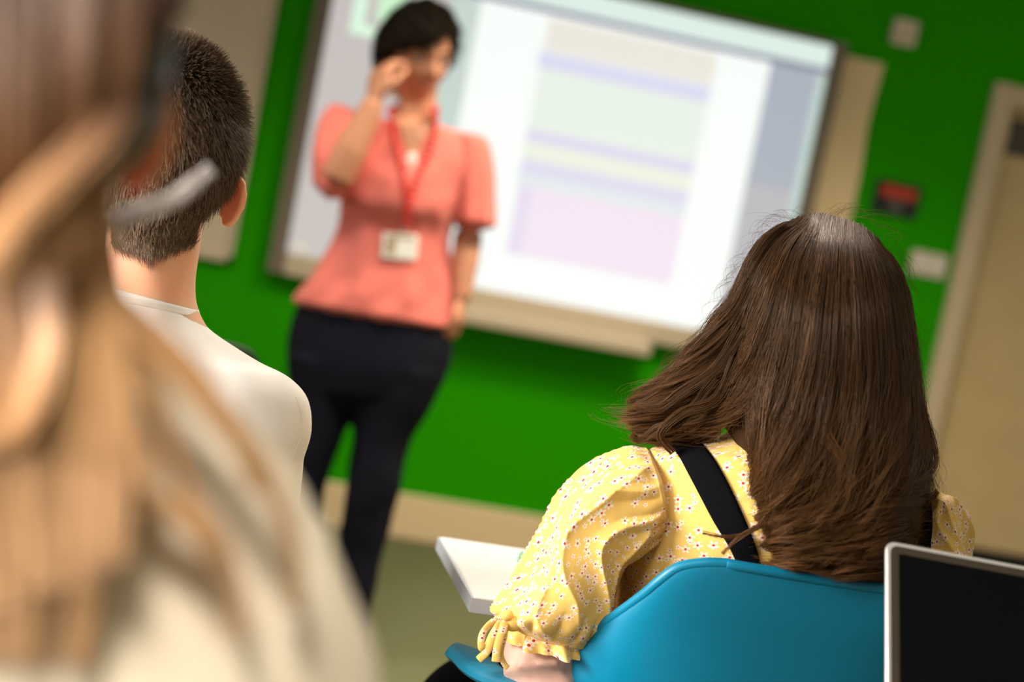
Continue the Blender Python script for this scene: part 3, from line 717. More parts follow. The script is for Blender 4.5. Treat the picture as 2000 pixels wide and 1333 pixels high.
# sleeve seam as a stitched ridge
g = Geo()
sb = bvh_of([o for o in bo.children if o.name.startswith('t_shirt')][0])
tube(g, [drape(sb, x, y, .0003, BD) for x, y in pxline([(578, 775), (590, 815), (588, 850), (578, 880), (566, 915)], 14)], .0005, 6, 30); g.obj('seam', 'cream_cotton', bo)
tube_c = Geo(); loft(tube_c, [ring((182, 560), (386, 606), BD, .0655), ring((180, 572), (390, 620), BD, .0665)], 64, 6); tube_c.obj('collar', 'cream_cotton', bo)
# trousers
g = Geo()
for sx in (-.11, .11):
    a = np.array([hp[0] + sx, hp[1] + .02, .50]); tube(g, [a - [0, .06, 0], a, a + [sx * .2, .22, 0], a + [sx * .3, .40, 0], a + [sx * .3, .43, -.2], a + [sx * .3, .40, -.41]], [.09, .095, .085, .068, .060, .05], 24, 50)
    b = a + [sx * .3, .40, -.5]; b[2] = 0
    s_ = Geo(); loft(s_, [wring(b + [0, -.07, .035], .028, .034, (1, 0, 0), (0, 0, 1)), wring(b + [0, -.02, .042], .036, .042, (1, 0, 0), (0, 0, 1)), wring(b + [.0, .06, .032], .040, .032, (1, 0, 0), (0, 0, 1)), wring(b + [.0, .15, .014], .022, .014, (1, 0, 0), (0, 0, 1))], 24, 20); s_.obj('shoe', 'shoe', bo)
g.obj('trousers', 'navy', bo, remesh=.009)

# ------------------------------------------------------------------ shell chairs
def shell_chair(name, cx, cy, yaw, matn, label, ztop=.875, arms=True, group=None, wt=.165):
    root = empty(name, (cx, cy, 0), label, 'chair', group)
    cz, sz = cos(yaw), sin(yaw)
    def W(p): p = np.asarray(p, float); return np.array([cx + p[0] * cz - p[1] * sz, cy + p[0] * sz + p[1] * cz, p[2]])
    # profile rows from the lip of the back down to the seat's front edge: y, z, half width, how far the sides reach forward
    rows = [(.0, ztop, wt - .062, .005), (.0, ztop - .004, wt - .038, .008), (.001, ztop - .014, wt - .014, .013), (.003, ztop - .032, wt + .001, .018), (.006, ztop - .055, wt + .013, .028), (.012, ztop - .09, wt + .031, .05), (.02, ztop - .14, wt + .054, .09),
            (.03, ztop - .20, wt + .07, .15), (.05, ztop - .27, wt + .08, .17), (.085, ztop - .34, wt + .08, .15), (.14, ztop - .39, wt + .07, .10), (.22, ztop - .41, wt + .065, .05), (.34, ztop - .40, wt + .06, .0), (.44, ztop - .41, wt + .055, -.01), (.47, ztop - .43, wt + .05, -.02)]
    Rr = cr(rows, 70); n = 41; V = []
    for y, z, w, fwd in Rr:
        low = np.clip((ztop - z - .27) / .14, 0, 1)
        for i in range(n):
            u = -1 + 2 * i / (n - 1)
            # rounded plan: the sides come forward; the seat turns up at its sides
            cxp = w * (np.sin(u * pi / 2 * .92) / sin(pi / 2 * .92)) * (1 - .0 * abs(u))
            yy = y + fwd * (abs(u) ** 2.6)
            zz = z + .10 * low * abs(u) ** 4
            V.append(W((cxp, yy, zz)))
    f = [(j * n + i, (j + 1) * n + i, (j + 1) * n + i + 1, j * n + i + 1) for j in range(len(Rr) - 1) for i in range(n - 1)]
    g = Geo(); g.add(V, f)
    nr = len(Rr); edge = [V[j * n] for j in range(int(nr * .62), -1, -1)] + [V[i] for i in range(1, n - 1)] + [V[j * n + n - 1] for j in range(0, int(nr * .62))]
    sh_ = g.obj('seat_shell', matn, root)
    E_ = np.array(edge); tube(gl := Geo(), E_, .0062, 14, 260); gl.obj('rolled_rim', matn, root)
    q = sh_.modifiers.new('solid', 'SOLIDIFY'); q.thickness = .0065; q.offset = 0
    q = sh_.modifiers.new('bevel', 'BEVEL'); q.width = .0028; q.segments = 3; q.limit_method = 'ANGLE'; q.angle_limit = rad(50)
    for sx in (-1, 1):
        for yy, fy in ((.12, -.02), (.36, .06)):
            g = Geo(); tube(g, [W((sx * .10, yy, ztop - .42)), W((sx * .17, yy + fy, .2)), W((sx * .21, yy + fy * 2, .008))], .009, 12, 20); g.obj('leg', 'chrome', root)
    return root, W
cc = P(1597, 1108, 1.6)
ch, CW = shell_chair('armchair', cc[0] + .0, cc[1] - .005, rad(1), 'blue', 'bright blue moulded plastic shell armchair behind the dark laptop screen', .868, wt=.165)
# arms: flat pads running from the back to a blunt rounded tip, with a web below
for sx in (-1, 1):
    g = Geo()
    if sx < 0:
        ct = [(892, 1256, 1.83), (925, 1275, 1.79), (960, 1305, 1.73), (1030, 1335, 1.68), (1110, 1372, 1.62), (1160, 1345, 1.58)]
        pts = [P(*c_) for c_ in ct]
    else:
        l_ = [P(*c_) for c_ in [(892, 1256, 1.83), (925, 1275, 1.79), (960, 1305, 1.73), (1030, 1335, 1.68), (1110, 1372, 1.62), (1160, 1345, 1.58)]]
        pts = [np.array([2 * (cc[0] - .012) - p[0], p[1], p[2]]) for p in l_]
    pts = cr(pts, 40)
    wd = np.interp(np.linspace(0, 1, 40), [0, .03, .1, .3, .6, 1], [.006, .018, .027, .030, .024, .012])
    V = []
    for i, p in enumerate(pts):
        t = nrm(pts[min(i + 1, 39)] - pts[max(i - 1, 0)]); A = nrm(np.cross(t, [0, 0, 1])); 
        for u in np.linspace(-1, 1, 9):
            V.append(p + A * wd[i] * u + np.array([0, 0, -.010 * u ** 4]))
    f = [(j * 9 + i, j * 9 + i + 1, (j + 1) * 9 + i + 1, (j + 1) * 9 + i) for j in range(39) for i in range(8)]
    o = mesh_obj('armrest', V, f, 'blue', ch); q = o.modifiers.new('solid', 'SOLIDIFY'); q.thickness = .007; q.offset = -1
    q = o.modifiers.new('bevel', 'BEVEL'); q.width = .003; q.segments = 3; q.limit_method = 'ANGLE'
    # web from the pad down to the shell side
    V = []
    for i in range(6, 40):
        p = pts[i]; k = (i - 6) / 33; b = np.array([p[0] + .055 * (-sx) * (1 - .3 * k), p[1], .50 + .12 * (1 - k) ** 2 * 0])
        for u in np.linspace(0, 1, 8): V.append(p * (1 - u) + b * u + np.array([-sx * .0, 0, -.006]) + np.array([sx * -.012 * sin(u * pi), 0, 0]))
    f = [(j * 8 + i, j * 8 + i + 1, (j + 1) * 8 + i + 1, (j + 1) * 8 + i) for j in range(33) for i in range(7)]
    o = mesh_obj('arm_side', V, f, 'blue', ch); q = o.modifiers.new('solid', 'SOLIDIFY'); q.thickness = .006
cb = P(300, 1120, 1.62)
ch2, _ = shell_chair('school_chair', cb[0], cb[1] - .13, rad(-4), 'black_plastic', 'dark shell chair under the person in cream T-shirt, mostly hidden', .76, wt=.2)
cf = P(470, 697, 3.0)
ch3, _ = shell_chair('school_chair', cf[0] - .12, cf[1], rad(10), 'black_plastic', 'black chair whose top edge shows just above the cream T-shirt shoulder', float(cf[2]) + .015, wt=.16)

# ------------------------------------------------------------------ the girl
GD = 1.72
gi = empty('person', (P(1500, 1400, GD)[0], P(1500, 1400, GD)[1], 0), 'person with long wavy brown hair in yellow floral blouse, seated on blue armchair', 'person')
gh = Head(P(1590, 632, GD + .012), rad(2), rad(-4), rad(0), .95)
g = Geo(); gh.add(g)
loft(g, [ring((1495, 690), (1655, 720), GD + .01, .052), ring((1475, 770), (1635, 800), GD + .0, .052), ring((1450, 850), (1625, 880), GD, .055), ring((1400, 900), (1660, 940), GD, .065), ring((1300, 940), (1770, 990), GD, .08)], 40, 30)
loft(g, [ring((1255, 930), (1800, 1000), GD, .08), ring((1235, 1010), (1800, 1060), GD, .09), ring((1230, 1150), (1790, 1190), GD + .035, .085), ring((1235, 1300), (1770, 1330), GD + .06, .085), ring((1200, 1450), (1780, 1480), GD + .07, .095)], 40, 40)
arm = [P(1225, 950, GD), P(1150, 1060, GD + .005), P(1095, 1180, GD + .01), P(1062, 1275, GD), P(1050, 1310, GD - .01)]
tube(g, arm, [.050, .048, .044, .047, .044], 28, 40)
elb = P(1062, 1322, GD - .01); fa = elb + np.array([.04, .13, .01]); wr_ = elb + np.array([.10, .235, .045])
tube(g, [P(1060, 1285, GD - .005), elb, fa, wr_], [.046, .046, .038, .026], 28, 30)
hand(g, wr_, (.5, .85, .02), (.0, .1, -1), (.15, .2, .25, .3), side=1, size=.85)
ar = P(1815, 1000, GD + .01)
el_r = ar + np.array([.05, .02, -.24]); wr_r = el_r + np.array([-.08, .22, .08])
tube(g, [ar, (ar + el_r) / 2, el_r], [.048, .046, .042], 24, 24); tube(g, [el_r, (el_r + wr_r) / 2, wr_r], [.042, .038, .026], 24, 24)
hand(g, wr_r, (-.4, .85, .05), (0, .1, -1), (.2, .2, .3, .3), side=-1, size=.85)
hg = P(1500, 1440, GD)
for sx in (-.10, .10):
    a = np.array([hg[0] + sx, hg[1] + .02, .52]); tube(g, [a, a + [sx * .3, .2, .01], a + [sx * .5, .36, 0], a + [sx * .5, .39, -.2], a + [sx * .5, .36, -.45]], [.08, .07, .056, .05, .038], 20, 40)
g.obj('body', 'skin_girl', gi, remesh=.0045)
# blouse with gathered puff sleeves
def foldG(t, T, V):
    back = np.clip(-np.sin(T), 0, 1)
    return .003 * vnoise(V, 8, 2) + .0018 * vnoise(V, 20, 7) + .004 * np.exp(-((t - .62) / .03) ** 2) * vnoise(V, 11, 5)
g = Geo()
loft(g, [ring((1436, 818), (1632, 848), GD + .0, .062), ring((1418, 846), (1650, 880), GD, .072), ring((1355, 862), (1716, 912), GD, .082), ring((1285, 872), (1775, 942), GD, .092), ring((1248, 905), (1808, 980), GD, .1),
         ring((1230, 970), (1815, 1030), GD, .108), ring((1218, 1060), (1812, 1100), GD + .01, .108), ring((1205, 1160), (1800, 1190), GD + .035, .105), ring((1195, 1280), (1790, 1310), GD + .06, .105), ring((1190, 1420), (1790, 1450), GD + .07, .11)], 160, 160, foldG)
def foldS(t, T, V):
    gat = np.exp(-(t / .22) ** 2) * np.clip(t * 12, 0, 1); lo = np.exp(-((t - .86) / .09) ** 2)
    w = vnoise(V, 6, 4); w2 = vnoise(V, 9, 8)
    b = np.abs(np.sin(9 * T + 3 * t + 3.5 * w2)) ** .8 - .6
    l1 = 1 - np.abs(np.sin(2.6 * T - 2.6 * t + 2.4 * w)) ** .6          # long sharp ridges
    l2 = 1 - np.abs(np.sin(4.3 * T - 3.4 * t + 3.0 * w2 + 1)) ** .7
    body = np.sin(pi * np.clip(t, 0, 1)) ** .6
    return .0048 * gat * b + (.014 * (l1 - .45) + .008 * (l2 - .45)) * body + .007 * lo * b + .003 * vnoise(V, 17, 6)
sr = [ring((1262, 874), (1300, 1050), GD, .080), ring((1222, 872), (1276, 1080), GD - .002, .088), ring((1155, 900), (1250, 1100), GD - .006, .092), ring((1090, 965), (1226, 1110), GD - .012, .092), ring((1056, 1045), (1212, 1140), GD - .016, .092),
      ring((1020, 1110), (1206, 1168), GD - .018, .090), ring((972, 1168), (1204, 1200), GD - .018, .086), ring((964, 1192), (1198, 1232), GD - .016, .076), ring((984, 1210), (1172, 1262), GD - .012, .058)]
loft(g, sr, 220, 190, foldS)
# tied cuff and the ruffle below it
def ruff(t, T, V): return .009 * t * np.sin(9 * T + 1.3) + .005 * t * np.sin(17 * T)
loft(g, [ring((992, 1206), (1168, 1256), GD - .012, .052), ring((992, 1216), (1166, 1264), GD - .012, .050), ring((986, 1230), (1172, 1274), GD - .012, .054), ring((986, 1246), (1176, 1284), GD - .012, .058)], 160, 24, ruff, cap=False)
sr2 = [ring((1790, 960), (1830, 960), GD + .01, .050), ring((1790, 975), (1850, 968), GD + .01, .070), ring((1775, 1010), (1872, 1010), GD + .01, .078), ring((1770, 1050), (1885, 1050), GD + .01, .08), ring((1760, 1110), (1892, 1110), GD + .01, .08), ring((1750, 1180), (1885, 1200), GD + .01, .08), ring((1750, 1250), (1870, 1260), GD + .01, .055)]
loft(g, sr2, 120, 90, foldS)
blouse = g.obj('blouse', 'floral', gi)
# bow of tie bands at the cuff
def band(g, pts, w, n=30, tw=0.0):
    q = cr(pts, n); V = []; L = []
    for i in range(n):
        t = nrm(q[min(i + 1, n - 1)] - q[max(i - 1, 0)]); A = nrm(np.cross(t, fw + .3 * sin(tw + i * .12) * up))
        for u in (-1, -.4, .4, 1): V.append(q[i] + A * w * u - fw * .0012 * (1 - u * u)); L.append((u * w + .3, i * .004))
    g.add(V, [(j * 4 + i, j * 4 + i + 1, (j + 1) * 4 + i + 1, (j + 1) * 4 + i) for j in range(n - 1) for i in range(3)], L)
TDp = GD - .065
k0 = (990, 1204, TDp)
g = Geo()
band(g, [P(*k0), P(962, 1216, TDp - .004), P(942, 1240, TDp - .01), P(941, 1268, TDp - .01), P(952, 1262, TDp - .004), P(962, 1240, TDp), P(984, 1208, TDp)], .0042)
band(g, [P(*k0), P(972, 1225, TDp - .008), P(958, 1258, TDp - .010), P(950, 1275, TDp - .01), P(934, 1290, TDp - .012)], .0046, tw=1)
band(g, [P(*k0), P(982, 1230, TDp - .010), P(972, 1265, TDp - .012), P(968, 1294, TDp - .012)], .0050, tw=.4)
band(g, [P(*k0), P(986, 1240, TDp - .004), P(978, 1275, TDp - .002), P(984, 1296, TDp), P(992, 1306, TDp)], .0034, tw=2)
g.obj('cuff_bow', 'floral', gi, solid=.0012, sub=1)
g = Geo(); sphere(g, P(990, 1203, TDp - .002), (.008, .007, .007)); sphere(g, P(1002, 1214, TDp + .004), (.014, .01, .012)); g.obj('bow_knot', 'floral', gi)
# pinafore straps draped over the back
BB = bvh_of(blouse)
def strap(pl, pr, n=40, m_=9, thick=.0016):
    a, b = pxline(pl, n), pxline(pr, n); V = []; Bk = []
    for j in range(n):
        row = [drape(BB, a[j][0] + (b[j][0] - a[j][0]) * u, a[j][1] + (b[j][1] - a[j][1]) * u, .0018 + thick * (1 - (2 * u - 1) ** 4), GD - .08) for u in np.linspace(0, 1, m_)]
        V += row
    f = [(j * m_ + i, j * m_ + i + 1, (j + 1) * m_ + i + 1, (j + 1) * m_ + i) for j in range(n - 1) for i in range(m_ - 1)]
    o = mesh_obj('pinafore_strap', V, f, 'black_cloth', gi); q = o.modifiers.new('solid', 'SOLIDIFY'); q.thickness = .002; q.offset = 0
    return o
strap([(1306, 866), (1328, 895), (1355, 945), (1392, 1015), (1425, 1070), (1450, 1125)], [(1372, 868), (1400, 905), (1430, 960), (1455, 1015), (1475, 1065), (1492, 1125)])
strap([(1762, 955), (1790, 985), (1795, 1030), (1792, 1080), (1786, 1150)], [(1806, 952), (1818, 985), (1820, 1030), (1817, 1080), (1810, 1150)])
# black skirt of the pinafore over hips and knees
g = Geo()
loft(g, [ring((1185, 1290), (1795, 1320), GD + .065, .108), ring((1180, 1400), (1800, 1430), GD + .075, .118), ring((1170, 1500), (1820, 1530), GD + .08, .125)], 48, 20)
kn = P(905, 1330, 1.98)
tube(g, [np.array([hg[0] - .10, hg[1], .53]), np.array([hg[0] - .16, hg[1] + .15, .54]), kn * .5 + np.array([hg[0] - .16, hg[1] + .15, .54]) * .5, kn + np.array([0.01, .0, -.045]), kn + np.array([0.0, .03, -.15])], [.11, .10, .09, .07, .06], 40, 50)
tube(g, [np.array([hg[0] + .10, hg[1], .53]), np.array([hg[0] + .14, hg[1] + .2, .54]), np.array([hg[0] + .15, hg[1] + .38, .52]), np.array([hg[0] + .15, hg[1] + .40, .36])], [.11, .10, .08, .07], 30, 40)
g.obj('skirt', 'black_cloth', gi, remesh=.007)
# --- long wavy hair
Gd = [  # guide curves in the view, root to tip
    [(1585, 424), (1520, 440), (1468, 500), (1435, 580), (1375, 665), (1315, 735), (1262, 800), (1236, 822)],
    [(1592, 422), (1515, 462), (1462, 545), (1420, 640), (1365, 730), (1312, 800), (1272, 845), (1282, 868)],
    [(1600, 420), (1530, 490), (1490, 600), (1448, 700), (1412, 785), (1386, 842), (1356, 872), (1368, 896)],
    [(1606, 420), (1556, 520), (1532, 640), (1504, 750), (1484, 840), (1474, 915), (1470, 985), (1446, 1050)],
    [(1612, 422), (1582, 540), (1560, 670), (1538, 790), (1520, 885), (1502, 970), (1500, 1040), (1478, 1100)],
    [(1620, 424), (1610, 560), (1592, 700), (1572, 830), (1548, 940), (1530, 1020), (1530, 1075), (1520, 1120)],
    [(1630, 424), (1640, 560), (1634, 700), (1622, 840), (1608, 950), (1595, 1030), (1590, 1085), (1590, 1130)],
    [(1640, 425), (1672, 550), (1680, 700), (1674, 840), (1664, 960), (1652, 1040), (1646, 1090), (1650, 1140)],
    [(1650, 427), (1708, 540), (1726, 690), (1728, 830), (1724, 950), (1712, 1040), (1704, 1090), (1706, 1140)],
    [(1655, 430), (1736, 530), (1764, 680), (1772, 810), (1776, 920), (1764, 985), (1748, 1030), (1756, 1080)],
    [(1660, 432), (1752, 520), (1784, 650), (1796, 780), (1812, 880), (1806, 940), (1790, 970), (1802, 1000)],
]
KT = 30
GA = np.array([cr(c_, KT) for c_ in Gd])                      # guides x KT x 2
def guide(s, t):
    s = np.clip(s, 0, 1) * (len(Gd) - 1); i = np.minimum(s.astype(int), len(Gd) - 2); f = s - i
    tk = np.clip(t, 0, 1) * (KT - 1); k = np.minimum(tk.astype(int), KT - 2); fk = tk - k
    def at(ii): return GA[ii, k] * (1 - fk)[..., None] + GA[ii, k + 1] * fk[..., None]
    a, b = at(i), at(i + 1)
    return a * (1 - f)[..., None] + b * f[..., None]
base = Geo()
loft(base, [ring((1600, 432), (1650, 440), GD + .01, .02), ring((1560, 440), (1690, 462), GD + .008, .052), ring((1520, 466), (1722, 496), GD + .004, .078), ring((1488, 515), (1750, 548), GD, .098), ring((1462, 580), (1768, 615), GD, .112), ring((1440, 660), (1778, 700), GD, .114), ring((1415, 740), (1784, 780), GD - .002, .104),
            ring((1400, 800), (1790, 840), GD - .02, .085), ring((1440, 870), (1785, 905), GD - .055, .058), ring((1480, 950), (1765, 975), GD - .088, .032), ring((1510, 1040), (1740, 1060), GD - .094, .022), ring((1530, 1110), (1720, 1125), GD - .09, .016)], 72, 90)
GX, GY = np.arange(1120, 2000, 12), np.arange(370, 1230, 12)
_bv = BVHTree.FromPolygons([Vector(v) for v in np.concatenate(base.v)], base.f)
DG = np.full((len(GY), len(GX)), np.nan)
for j_, yy in enumerate(GY):
    for i__, xx in enumerate(GX):
        r_ = nrm(ray(xx, yy)); h_ = _bv.ray_cast(Vector(CAM), Vector(r_))
        if h_[0] is not None: DG[j_, i__] = (np.array(h_[0]) - CAM) @ fw
miss = np.isnan(DG); DG[miss] = GD + .02
for _ in range(60):        # let the surface run on smoothly outside the outline
    S_ = (np.roll(DG, 1, 0) + np.roll(DG, -1, 0) + np.roll(DG, 1, 1) + np.roll(DG, -1, 1)) / 4
    S_[0] = DG[0]; S_[-1] = DG[-1]; S_[:, 0] = DG[:, 0]; S_[:, -1] = DG[:, -1]; DG = np.where(miss, S_, DG)
DG = (DG * 2 + np.roll(DG, 1, 0) + np.roll(DG, -1, 0) + np.roll(DG, 1, 1) + np.roll(DG, -1, 1)) / 6
def dfield(x, y):
    fx = np.clip((x - GX[0]) / 12, 0, len(GX) - 1.001); fy = np.clip((y - GY[0]) / 12, 0, len(GY) - 1.001)
    i, j = fx.astype(int), fy.astype(int); a, b = fx - i, fy - j
    return (DG[j, i] * (1 - a) + DG[j, i + 1] * a) * (1 - b) + (DG[j + 1, i] * (1 - a) + DG[j + 1, i + 1] * a) * b
def girl_strands(n, nl, seed, lay0, lay1, spread, wave, lenr, k=26):
    r = np.random.default_rng(seed)
    ls = r.uniform(0, .93, nl); left = ls < .235; ls = np.where(left, ls * .82, ls + .07); lo = r.integers(0, nl, n)
    lphase = 5.0 * np.sin(7.3 * ls + .8) + 3.0 * np.sin(17 * ls + 2) + r.uniform(-2.6, 2.6, nl); lfreq = r.uniform(2.0, 3.1, nl); lamp = r.uniform(.35, 1.25, nl) * wave; llen = r.uniform(*lenr, nl); llay = r.uniform(lay0, lay1, nl)
    a = r.uniform(-1, 1, n); b = r.uniform(-1, 1, n)
    t = np.linspace(0, 1, k)[None] * (llen[lo] * r.uniform(.93, 1.03, n))[:, None]
    clump = 1.15 - .85 * np.clip((t - .15) / .85, 0, 1) ** .8
    root = np.clip(1 - t * 5, 0, 1)
    s = ls[lo][:, None] + spread * a[:, None] * clump + .0 * t
    sp_ = np.where(left[lo][:, None], np.clip(s, 0, .205), np.clip(s, .292, 1))
    bl_ = np.clip((t - .42) / .33, 0, 1); bl_ = bl_ * bl_ * (3 - 2 * bl_)
    ev_ = np.where(left[lo][:, None], s * 1.30, .255 + (s - .292) * (.745 / .708))
    s = np.clip(ev_ * (1 - bl_) + sp_ * bl_, 0, 1)
    # spread roots over the parting on the crown
    p = guide(s, t)
    p = p + np.stack([(s - .42) * 75, (s - .2) ** 2 * 42 + 6 * np.abs(a[:, None])], -1) * (np.clip(1 - t * 6, 0, 1) ** 1.5)[..., None]
    lw_ = np.interp(ls, [0, .2, .29, .4, .55, .9, 1], [1., .9, .45, .9, 1.3, 1.1, .8])[lo][:, None]
    ph = lphase[lo][:, None] + 6.28 * lfreq[lo][:, None] * t + .3 * a[:, None]
    amp = lamp[lo][:, None] * lw_ * np.clip((t - .22) / .72, 0, 1) ** 1.3
    x = p[..., 0] + amp * np.sin(ph) + 3.0 * r.normal(0, 1, n)[:, None] * t
    y = p[..., 1] + amp * .35 * np.cos(ph * .9) + root * (s - .5) ** 2 * 40
    y = y + r.normal(0, 3, n)[:, None] * root
    x = x + r.normal(0, 5, n)[:, None] * root
    # frizz
    fr = r.normal(0, 1, (n, 5)); tt = np.linspace(0, 4, k); fi = np.minimum(tt.astype(int), 3); ff_ = tt - fi
    fz = fr[:, fi] * (1 - ff_) + fr[:, fi + 1] * ff_
    x = x + fz * (2.5 + 3.5 * t) * np.clip(t * 6, 0, 1)
    dd = dfield(x, y) - .003 + (llay[lo][:, None] + b[:, None] * .007) * np.clip(t * 5, 0, 1) - .004 * np.clip(t * 3, 0, 1) + amp / 1650 * .9 * np.cos(ph)
    return PV(x, y, dd), r.uniform(0, 1, nl)[lo] * .6 + r.uniform(0, 1, n) * .4, t
base.v = [v + fw * .008 for v in base.v]
for u in base.uv: u[:, 0] = .1; u[:, 1] = .4
base.uv[0][:, 1] = .3
s1, r1, t1 = girl_strands(17000, 420, 11, -.018, .004, .032, 32, (.82, 1.05))
s2_, r2, t2 = girl_strands(8000, 170, 12, -.028, -.002, .013, 42, (.78, 1.08))
s3, r3, t3 = girl_strands(3200, 1500, 13, -.034, .002, .06, 75, (.5, 1.12))
PA = np.concatenate([s1, s2_]); RN = np.concatenate([r1, r2])
TT = np.concatenate([t1, t2])
hr = strands('hair', np.concatenate([PA, s3]), .00040, .00014, 'hair_girl', gi, rnd=np.concatenate([RN, r3]), extra=base, rads=np.concatenate([np.ones(len(PA)), np.full(len(s3), .45)]), extra_mat='hair_under')
# fine flyaway hairs round the crown and the sides
r = np.random.default_rng(5); n = 190; ang = r.uniform(0, 1, n)
ol = cr([(1300, 720), (1380, 620), (1440, 520), (1500, 440), (1580, 420), (1680, 420), (1750, 480), (1790, 600), (1800, 760), (1820, 900)], 200)
bi = (ang * 199).astype(int); b0 = ol[bi]; tg = np.gradient(ol, axis=0)[bi]; tg /= np.linalg.norm(tg, axis=1)[:, None]; nn = np.stack([tg[:, 1], -tg[:, 0]], 1)
sg_ = np.where(b0[:, 0] > 1600, 1, -1)[:, None]; k = 14; tt = np.linspace(0, 1, k)
ln = r.uniform(25, 90, n)[:, None]; hh = r.uniform(4, 26, n)[:, None]; cu = r.uniform(1.5, 5, n)[:, None]
xy = b0[:, None] - nn[:, None] * 6 + (tg * sg_)[:, None] * (ln * tt)[..., None] + nn[:, None] * (hh * np.sin(tt * cu))[..., None]
strands('flyaway_hair', PV(xy[..., 0], xy[..., 1], (GD + r.uniform(-.03, .03, n))[:, None]), .00013, .00007, 'hair_girl', gi)

# ------------------------------------------------------------------ the blonde person close to the camera
LD = .74
lo_ = empty('person', (P(-100, 1400, LD)[0], P(-100, 1400, LD)[1], 0), 'nearest person at left edge, long brown-to-blonde hair over a cream top', 'person')
lh = Head(P(-54, 132, LD - .01), rad(16), rad(-4), 0, 1.0, ear_z=-.018, ear_out=.9)
g = Geo(); lh.add(g)
loft(g, [ring((-200, 400), (190, 470), LD, .052), ring((-220, 500), (180, 560), LD, .052), ring((-250, 580), (200, 640), LD, .055), ring((-420, 680), (330, 740), LD, .07)], 40, 30)
loft(g, [ring((-560, 720), (420, 830), LD, .07), ring((-620, 900), (520, 980), LD, .085), ring((-640, 1100), (560, 1150), LD, .09), ring((-660, 1400), (540, 1450), LD, .09), ring((-700, 1900), (560, 1950), LD, .11)], 40, 40)
for pxx, sx in ((450, 1), (-450, -1)):
    a = P(pxx, 1130, LD); tube(g, [a, a + [.03 * sx, .02, -.12], a + [.045 * sx, .05, -.26], a + [-.03 * sx, .18, -.26], a + [-.06 * sx, .27, -.22]], [.04, .04, .037, .034, .026], 20, 30)
    hand(g, a + [-.06 * sx, .27, -.22], (-.1 * sx, 1, .0), (0, 0, -1), (.2, .2, .25, .3), side=sx, size=.85)
hb = P(-60, 1900, LD)
for sx in (-.10, .10):
    a = np.array([hb[0] + sx, hb[1] + .02, .52]); tube(g, [a, a + [sx * .3, .2, .01], a + [sx * .5, .38, 0], a + [sx * .5, .41, -.2], a + [sx * .5, .38, -.45]], [.08, .07, .056, .05, .038], 20, 40)
g.obj('body', 'skin_blonde', lo_, remesh=.005)
g = Geo()
loft(g, [ring((-235, 556), (215, 612), LD, .062), ring((-270, 590), (250, 652), LD, .074), ring((-420, 650), (352, 712), LD, .088), ring((-540, 720), (440, 790), LD, .098), ring((-620, 800), (520, 870), LD, .105), ring((-660, 900), (580, 950), LD, .110),
         ring((-690, 1020), (634, 1055), LD, .114), ring((-700, 1150), (690, 1165), LD, .118), ring((-720, 1330), (750, 1330), LD, .12), ring((-740, 1600), (790, 1600), LD, .12), ring((-760, 1900), (800, 1900), LD, .13)], 96, 100, lambda t, T, V: .006 * vnoise(V, 8, 5) + .003 * vnoise(V, 22, 9))
for pxx, sx in ((450, 1), (-450, -1)):
    a = P(pxx, 1130, LD)
    tube(g, [a + [0, 0, .02], a + [.03 * sx, .02, -.12], a + [.045 * sx, .05, -.26], a + [-.03 * sx, .18, -.265], a + [-.055 * sx, .26, -.225]], [.048, .05, .05, .046, .036], 40, 50)
g.obj('knit_top', 'cream_knit', lo_, remesh=.006, smoothmod=2)
g = Geo()
for sx in (-.10, .10):
    a = np.array([hb[0] + sx, hb[1] + .02, .52]); tube(g, [a - [0, .05, 0], a, a + [sx * .3, .2, .01], a + [sx * .5, .38, 0], a + [sx * .5, .42, -.2], a + [sx * .5, .38, -.42]], [.1, .1, .085, .068, .06, .05], 20, 40)
    b = a + [sx * .5, .38, -.5]; b[2] = 0
    s_ = Geo(); loft(s_, [wring(b + [0, -.07, .035], .028, .034, (1, 0, 0), (0, 0, 1)), wring(b + [0, -.02, .042], .036, .042, (1, 0, 0), (0, 0, 1)), wring(b + [.0, .06, .032], .040, .032, (1, 0, 0), (0, 0, 1)), wring(b + [.0, .15, .014], .022, .014, (1, 0, 0), (0, 0, 1))], 24, 20); s_.obj('shoe', 'shoe', lo_)
g.obj('trousers', 'navy', lo_, remesh=.009)
hl_l = side_hair([(0, .075), (.7, .06), (1.2, .02), (1.45, .0), (1.65, .006), (1.9, -.01), (2.1, -.04), (2.5, -.09), (3.15, -.10)])
cp = Geo(); lh.cap(cp, .020, hl_l, .003, 3, (.3, .0))
# locks: each lock = guide in the view with depth, width in px, number of hairs
def lock(pts, w0, w1, n, seed, v0=0., v1=1., k=24, frizz=4):
    r = np.random.default_rng(seed); q = cr(np.array(pts, float), k); t = np.linspace(0, 1, k)
    tg = np.gradient(q[:, :2], axis=0); tg /= np.maximum(1e-6, np.linalg.norm(tg, axis=1))[:, None]; nm = np.stack([-tg[:, 1], tg[:, 0]], 1)
    w = w0 + (w1 - w0) * t; u = r.uniform(-1, 1, n); dv = r.normal(0, .006 if pts[0][2] < 1.2 else .0025, n)
    fr = r.normal(0, frizz, (n, 5)); tt = np.linspace(0, 4, k); fi = np.minimum(tt.astype(int), 3); f_ = tt - fi
    off = u[:, None] * w[None] + (fr[:, fi] * (1 - f_) + fr[:, fi + 1] * f_)
    x = q[None, :, 0] + nm[None, :, 0] * off; y = q[None, :, 1] + nm[None, :, 1] * off
    return PV(x, y, q[None, :, 2] + dv[:, None] * (.4 + .6 * t[None])), np.broadcast_to(v0 + (v1 - v0) * t, (n, k)), r.uniform(0, 1) * .5 + r.random(n) * .5
